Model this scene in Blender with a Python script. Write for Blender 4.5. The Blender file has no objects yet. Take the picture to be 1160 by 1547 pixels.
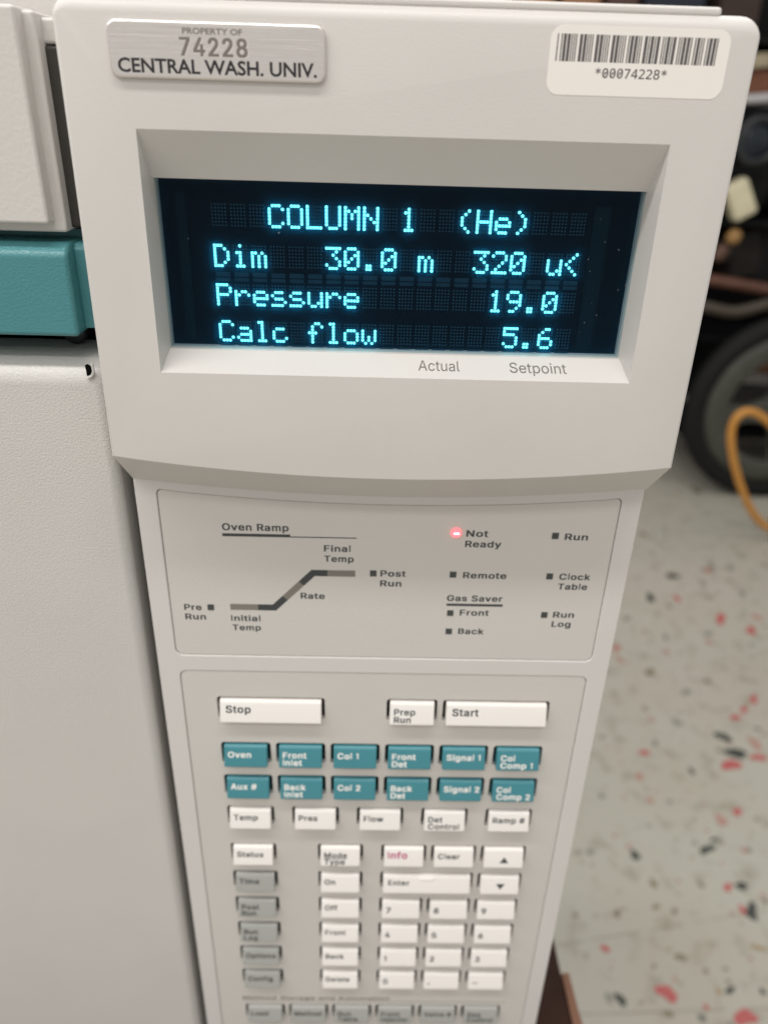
import bpy, bmesh, math, random
from mathutils import Vector, Matrix
random.seed(7)
S = bpy.context.scene
COL = S.collection
MM = 0.001
CH = 1.150                      # height of the camera above the floor, m

def P(x, y, z):                 # mm measured from the camera -> metres in the world
    return Vector((x*MM, y*MM, CH + z*MM))

# ------------------------------------------------------------------ camera
R = Matrix(((0.99959717, 0.02007848, 0.02005851),
            (-0.00850863, -0.4622363, 0.88671597),
            (0.02707568, -0.88652945, -0.46187925)))
cam = bpy.data.cameras.new('camera')
cam_o = bpy.data.objects.new('camera', cam)
COL.objects.link(cam_o)
S.camera = cam_o
m = Matrix.Identity(4)
for i in range(3):
    m[i][0] = R[i][0]; m[i][1] = -R[i][1]; m[i][2] = -R[i][2]
m.translation = (0, 0, CH)
cam_o.matrix_world = m
cam.sensor_fit = 'VERTICAL'
cam.sensor_width = 27.0; cam.sensor_height = 36.0
cam.lens = 36.0*1160/1547
cam.clip_start = 0.01; cam.clip_end = 60
cam.dof.use_dof = True
cam.dof.focus_distance = 0.196
cam.dof.aperture_fstop = 10.5
cam.dof.aperture_blades = 0

# ------------------------------------------------------------------ world, lamps, exposure
W = bpy.data.worlds.new('World'); S.world = W; W.use_nodes = True
bg = W.node_tree.nodes['Background']
bg.inputs[0].default_value = (1.0, 0.975, 0.945, 1)
bg.inputs[1].default_value = 0.47
S.view_settings.view_transform = 'Standard'
S.view_settings.look = 'None'
S.view_settings.exposure = 0.13
S.view_settings.gamma = 1.0
S.view_settings.use_curve_mapping = False

def area(name, x, y, z, sx, sy, power, col=(1, .97, .935), rot=(0, 0, 0)):
    l = bpy.data.lights.new(name, 'AREA'); l.shape = 'RECTANGLE'
    l.size = sx; l.size_y = sy; l.energy = power; l.color = col
    o = bpy.data.objects.new(name, l); COL.objects.link(o)
    o.location = P(x, y, z); o.rotation_euler = rot
    return o
# rows of ceiling tubes
area('ceiling_tube_light', -1000, -330, 1550, 3.2, .16, 34)
area('ceiling_tube_light', -1000, -1150, 1550, 3.2, .18, 19)
area('ceiling_tube_light', -1000, -2700, 1550, 4.0, .30, 18)
area('ceiling_tube_light', -300, 1200, 1550, 3.2, .30, 26)

# ------------------------------------------------------------------ materials
def mat(name, col, rough=.5, metal=0, bump=None, mottle=0, spec=.5, coat=0):
    M = bpy.data.materials.new(name); M.use_nodes = True
    nt = M.node_tree; b = nt.nodes['Principled BSDF']
    b.inputs['Base Color'].default_value = (*col, 1)
    b.inputs['Roughness'].default_value = rough
    b.inputs['Metallic'].default_value = metal
    b.inputs['Specular IOR Level'].default_value = spec
    if coat: b.inputs['Coat Weight'].default_value = coat
    tc = nt.nodes.new('ShaderNodeTexCoord')
    if mottle:
        n = nt.nodes.new('ShaderNodeTexNoise'); n.inputs['Scale'].default_value = 28; n.inputs['Detail'].default_value = 6
        nt.links.new(tc.outputs['Object'], n.inputs['Vector'])
        mr = nt.nodes.new('ShaderNodeMapRange')
        mr.inputs[1].default_value = .3; mr.inputs[2].default_value = .7
        mr.inputs[3].default_value = 1-mottle; mr.inputs[4].default_value = 1+mottle
        nt.links.new(n.outputs['Fac'], mr.inputs[0])
        mx = nt.nodes.new('ShaderNodeMix'); mx.data_type = 'RGBA'; mx.blend_type = 'MULTIPLY'
        mx.inputs[0].default_value = 1; mx.inputs[6].default_value = (*col, 1)
        nt.links.new(mr.outputs[0], mx.inputs[7])
        nt.links.new(mx.outputs[2], b.inputs['Base Color'])
    if bump:
        sc, st, dist = bump
        n = nt.nodes.new('ShaderNodeTexNoise'); n.inputs['Scale'].default_value = sc; n.inputs['Detail'].default_value = 1.2
        nt.links.new(tc.outputs['Object'], n.inputs['Vector'])
        bp = nt.nodes.new('ShaderNodeBump'); bp.inputs['Strength'].default_value = st; bp.inputs['Distance'].default_value = dist
        nt.links.new(n.outputs['Fac'], bp.inputs['Height'])
        nt.links.new(bp.outputs[0], b.inputs['Normal'])
    return M
def emit(name, col, st, base=(0, 0, 0)):
    M = mat(name, base, .5); b = M.node_tree.nodes['Principled BSDF']
    b.inputs['Emission Color'].default_value = (*col, 1); b.inputs['Emission Strength'].default_value = st
    return M

BEIGE = mat('beige_plastic', (.613, .588, .561), .42, bump=(2600, .12, .0003), mottle=.02)
FRAME = mat('pale_beige_plastic', (.628, .604, .582), .4, bump=(1700, .18, .0004), mottle=.012)
PLATE = mat('grey_beige_plastic', (.594, .568, .535), .5, bump=(1900, .2, .0004), mottle=.012)
PAINT = mat('beige_textured_paint', (.560, .541, .517), .4, bump=(1700, .30, .0006), mottle=.02)
COVER = mat('beige_cover_plastic', (.602, .580, .553), .45, bump=(900, .2, .0004), mottle=.01)
TEAL = mat('teal_textured_paint', (.062, .225, .245), .3, bump=(1900, .28, .0005), mottle=.03)
TEALKEY = mat('teal_key_plastic', (.05, .22, .26), .36, bump=(2500, .1, .0002))
WHITEKEY = mat('ivory_key_plastic', (.78, .75, .715), .38, bump=(2500, .1, .0002))
GREYKEY = mat('grey_key_plastic', (.33, .333, .312), .4, bump=(2500, .1, .0002))
INK = mat('dark_grey_ink', (.045, .05, .052), .6)
INKG = mat('mid_grey_ink', (.16, .145, .125), .6)
INKB = mat('black_ink', (.02, .016, .018), .5)
INKW = mat('white_ink', (.82, .80, .76), .5)
INKP = mat('magenta_ink', (.45, .035, .16), .5)
WINDOW = mat('smoked_indicator_window', (.05, .055, .055), .3)
RAMPG = mat('translucent_grey_bar', (.20, .185, .165), .35, mottle=.05)
BLACK = mat('cavity_shade_black', (.004, .004, .004), .9, spec=.05)  # near-black colour put in for shade inside slots, gap and hole
DARKMETAL = mat('dark_hinge_metal', (.03, .032, .034), .45, metal=.4)
LABELW = mat('white_label_stock', (.83, .795, .75), .45)
BAR = mat('barcode_ink', (.10, .09, .09), .6)
DOT = emit('lit_phosphor', (.17, .90, .95), 3.5)
UNLIT = mat('unlit_phosphor', (.032, .10, .14), .6, spec=.1)
CURSOR = mat('unlit_cursor_phosphor', (.014, .048, .07), .6, spec=.1)
BACKG = mat('vacuum_tube_back', (.0015, .009, .015), .5, spec=.04)
LED = emit('red_lamp', (1, .17, .19), 1.7)
LEDC = emit('red_lamp_core', (1, .42, .45), 6)

ALU = mat('brushed_aluminium', (.82, .775, .735), .30, metal=.92)
nt = ALU.node_tree; b = nt.nodes['Principled BSDF']
tc = nt.nodes.new('ShaderNodeTexCoord'); mp = nt.nodes.new('ShaderNodeMapping'); mp.inputs['Scale'].default_value = (60, 60, 3500)
n = nt.nodes.new('ShaderNodeTexNoise'); n.inputs['Scale'].default_value = 1; n.inputs['Detail'].default_value = 4
nt.links.new(tc.outputs['Object'], mp.inputs[0]); nt.links.new(mp.outputs[0], n.inputs['Vector'])
bp = nt.nodes.new('ShaderNodeBump'); bp.inputs['Strength'].default_value = .25; bp.inputs['Distance'].default_value = .0002
nt.links.new(n.outputs['Fac'], bp.inputs['Height']); nt.links.new(bp.outputs[0], b.inputs['Normal'])

def glass_mat():
    M = bpy.data.materials.new('filter_glass'); M.use_nodes = True; nt = M.node_tree
    for x in list(nt.nodes): nt.nodes.remove(x)
    out = nt.nodes.new('ShaderNodeOutputMaterial')
    tr = nt.nodes.new('ShaderNodeBsdfTransparent'); tr.inputs[0].default_value = (.80, .93, .97, 1)
    df = nt.nodes.new('ShaderNodeBsdfTranslucent'); df.inputs[0].default_value = (.06, .34, .75, 1)
    gl = nt.nodes.new('ShaderNodeBsdfGlossy'); gl.inputs['Roughness'].default_value = .04
    fr = nt.nodes.new('ShaderNodeFresnel'); fr.inputs[0].default_value = 1.42
    m1 = nt.nodes.new('ShaderNodeMixShader'); m1.inputs[0].default_value = .012
    m2 = nt.nodes.new('ShaderNodeMixShader')
    mu = nt.nodes.new('ShaderNodeMath'); mu.operation = 'MULTIPLY'; mu.inputs[1].default_value = .25
    nt.links.new(fr.outputs[0], mu.inputs[0])
    nt.links.new(tr.outputs[0], m1.inputs[1]); nt.links.new(df.outputs[0], m1.inputs[2])
    nt.links.new(mu.outputs[0], m2.inputs[0]); nt.links.new(m1.outputs[0], m2.inputs[1]); nt.links.new(gl.outputs[0], m2.inputs[2])
    nt.links.new(m2.outputs[0], out.inputs[0])
    return M
GLASS = glass_mat()

# ------------------------------------------------------------------ object helpers
WL = {}
def link(name, me, material=None, parent=None, loc=None):
    o = bpy.data.objects.new(name, me); COL.objects.link(o)
    if material is not None and me is not None:
        me.materials.append(material)
    L = Vector(loc) if loc is not None else Vector((0, 0, 0))
    o.location = L; WL[o.name] = L
    if parent is not None:
        o.parent = parent
        o.matrix_parent_inverse = Matrix.Translation(WL[parent.name]).inverted()
    return o
def tag(o, label=None, cat=None, group=None, kind=None):
    if label: o['label'] = label
    if cat: o['category'] = cat
    if group: o['group'] = group
    if kind: o['kind'] = kind
    return o
def empty(name, loc, label, cat, group=None):
    o = link(name, None, None, None, loc); o.empty_display_size = .05
    return tag(o, label, cat, group)
def bevel(o, w, seg=3, ang=30):
    b = o.modifiers.new('bevel', 'BEVEL'); b.width = w*MM; b.segments = seg
    b.limit_method = 'ANGLE'; b.angle_limit = math.radians(ang)
    for p in o.data.polygons: p.use_smooth = True
    b.harden_normals = True
    return o
def mesh(name, verts, faces):
    me = bpy.data.meshes.new(name); me.from_pydata([tuple(v) for v in verts], [], faces); me.update(); return me
def fix(me):
    b = bmesh.new(); b.from_mesh(me); bmesh.ops.remove_doubles(b, verts=b.verts, dist=1e-7)
    bmesh.ops.recalc_face_normals(b, faces=b.faces); b.to_mesh(me); b.free(); return me
BOXF = [(0, 1, 2, 3), (7, 6, 5, 4), (0, 4, 5, 1), (1, 5, 6, 2), (2, 6, 7, 3), (3, 7, 4, 0)]
def box_mesh(name, boxes, conv=P):
    v, f = [], []
    for (x0, x1, y0, y1, z0, z1) in boxes:
        k = len(v)
        v += [conv(*p) for p in ((x0, y0, z0), (x1, y0, z0), (x1, y1, z0), (x0, y1, z0), (x0, y0, z1), (x1, y0, z1), (x1, y1, z1), (x0, y1, z1))]
        f += [tuple(k+i for i in q) for q in BOXF]
    return fix(mesh(name, v, f))
def box(name, b, m, parent=None, bv=0, seg=3):
    o = link(name, box_mesh(name, b if isinstance(b, list) else [b]), m, parent)
    if bv: bevel(o, bv, seg)
    return o
def prism(name, pts, y0, y1, m, parent=None, bv=0):          # outline in (x,z), extruded along y
    n = len(pts)
    v = [P(x, y0, z) for x, z in pts]+[P(x, y1, z) for x, z in pts]
    f = [tuple(range(n)), tuple(range(2*n-1, n-1, -1))]+[(i, i+n, (i+1) % n+n, (i+1) % n) for i in range(n)]
    o = link(name, fix(mesh(name, v, f)), m, parent)
    if bv: bevel(o, bv)
    return o
def xprism(name, pts, x0, x1, m, parent=None, bv=0, seg=3):   # outline in (y,z), extruded along x
    n = len(pts)
    v = [P(x0, y, z) for y, z in pts]+[P(x1, y, z) for y, z in pts]
    f = [tuple(range(n)), tuple(range(2*n-1, n-1, -1))]+[(i, i+n, (i+1) % n+n, (i+1) % n) for i in range(n)]
    o = link(name, fix(mesh(name, v, f)), m, parent)
    if bv: bevel(o, bv, seg)
    return o
def tube_mesh(name, pts, rad, seg=12, cyc=False):
    cu = bpy.data.curves.new(name, 'CURVE'); cu.dimensions = '3D'; cu.bevel_depth = rad*MM; cu.bevel_resolution = seg//4
    cu.use_fill_caps = True; cu.resolution_u = 8
    sp = cu.splines.new('NURBS'); sp.points.add(len(pts)-1); sp.order_u = 4; sp.use_endpoint_u = not cyc; sp.use_cyclic_u = cyc
    for q, p in zip(sp.points, pts): q.co = (*P(*p), 1)
    return curve_mesh(cu)
def curve_mesh(cu):
    t = bpy.data.objects.new('tmp', cu); COL.objects.link(t)
    dg = bpy.context.evaluated_depsgraph_get(); dg.update()
    me = bpy.data.meshes.new_from_object(t.evaluated_get(dg))
    bpy.data.objects.remove(t); bpy.data.curves.remove(cu)
    for p in me.polygons: p.use_smooth = True
    return me
def rrect(x0, x1, z0, z1, r, k=6):
    pts = []
    for cx, cz, a in ((x1-r, z1-r, 0), (x0+r, z1-r, 90), (x0+r, z0+r, 180), (x1-r, z0+r, 270)):
        for i in range(k+1):
            t = math.radians(a+90*i/k); pts.append((cx+r*math.cos(t), cz+r*math.sin(t)))
    return pts
def sheet(name, loops, yfront, thick, m, parent, bv=.25):
    """flat panel with holes: loops[0] outer, the others holes, in (x,z) mm; front at y=yfront"""
    cu = bpy.data.curves.new(name, 'CURVE'); cu.dimensions = '2D'; cu.fill_mode = 'BOTH'
    cu.extrude = (thick/2-bv)*MM; cu.bevel_depth = bv*MM; cu.bevel_resolution = 2; cu.offset = -bv*MM
    for lp in loops:
        sp = cu.splines.new('POLY'); sp.points.add(len(lp)-1); sp.use_cyclic_u = True
        for q, (x, z) in zip(sp.points, lp): q.co = (x*MM, z*MM, 0, 1)
    me = curve_mesh(cu)
    for p in me.polygons: p.use_smooth = False
    for v in me.vertices:
        x, z, d = v.co
        v.co = (x, (yfront+thick/2)*MM-d, CH+z)
    fix(me)
    o = link(name, me, m, parent)
    return o

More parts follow.
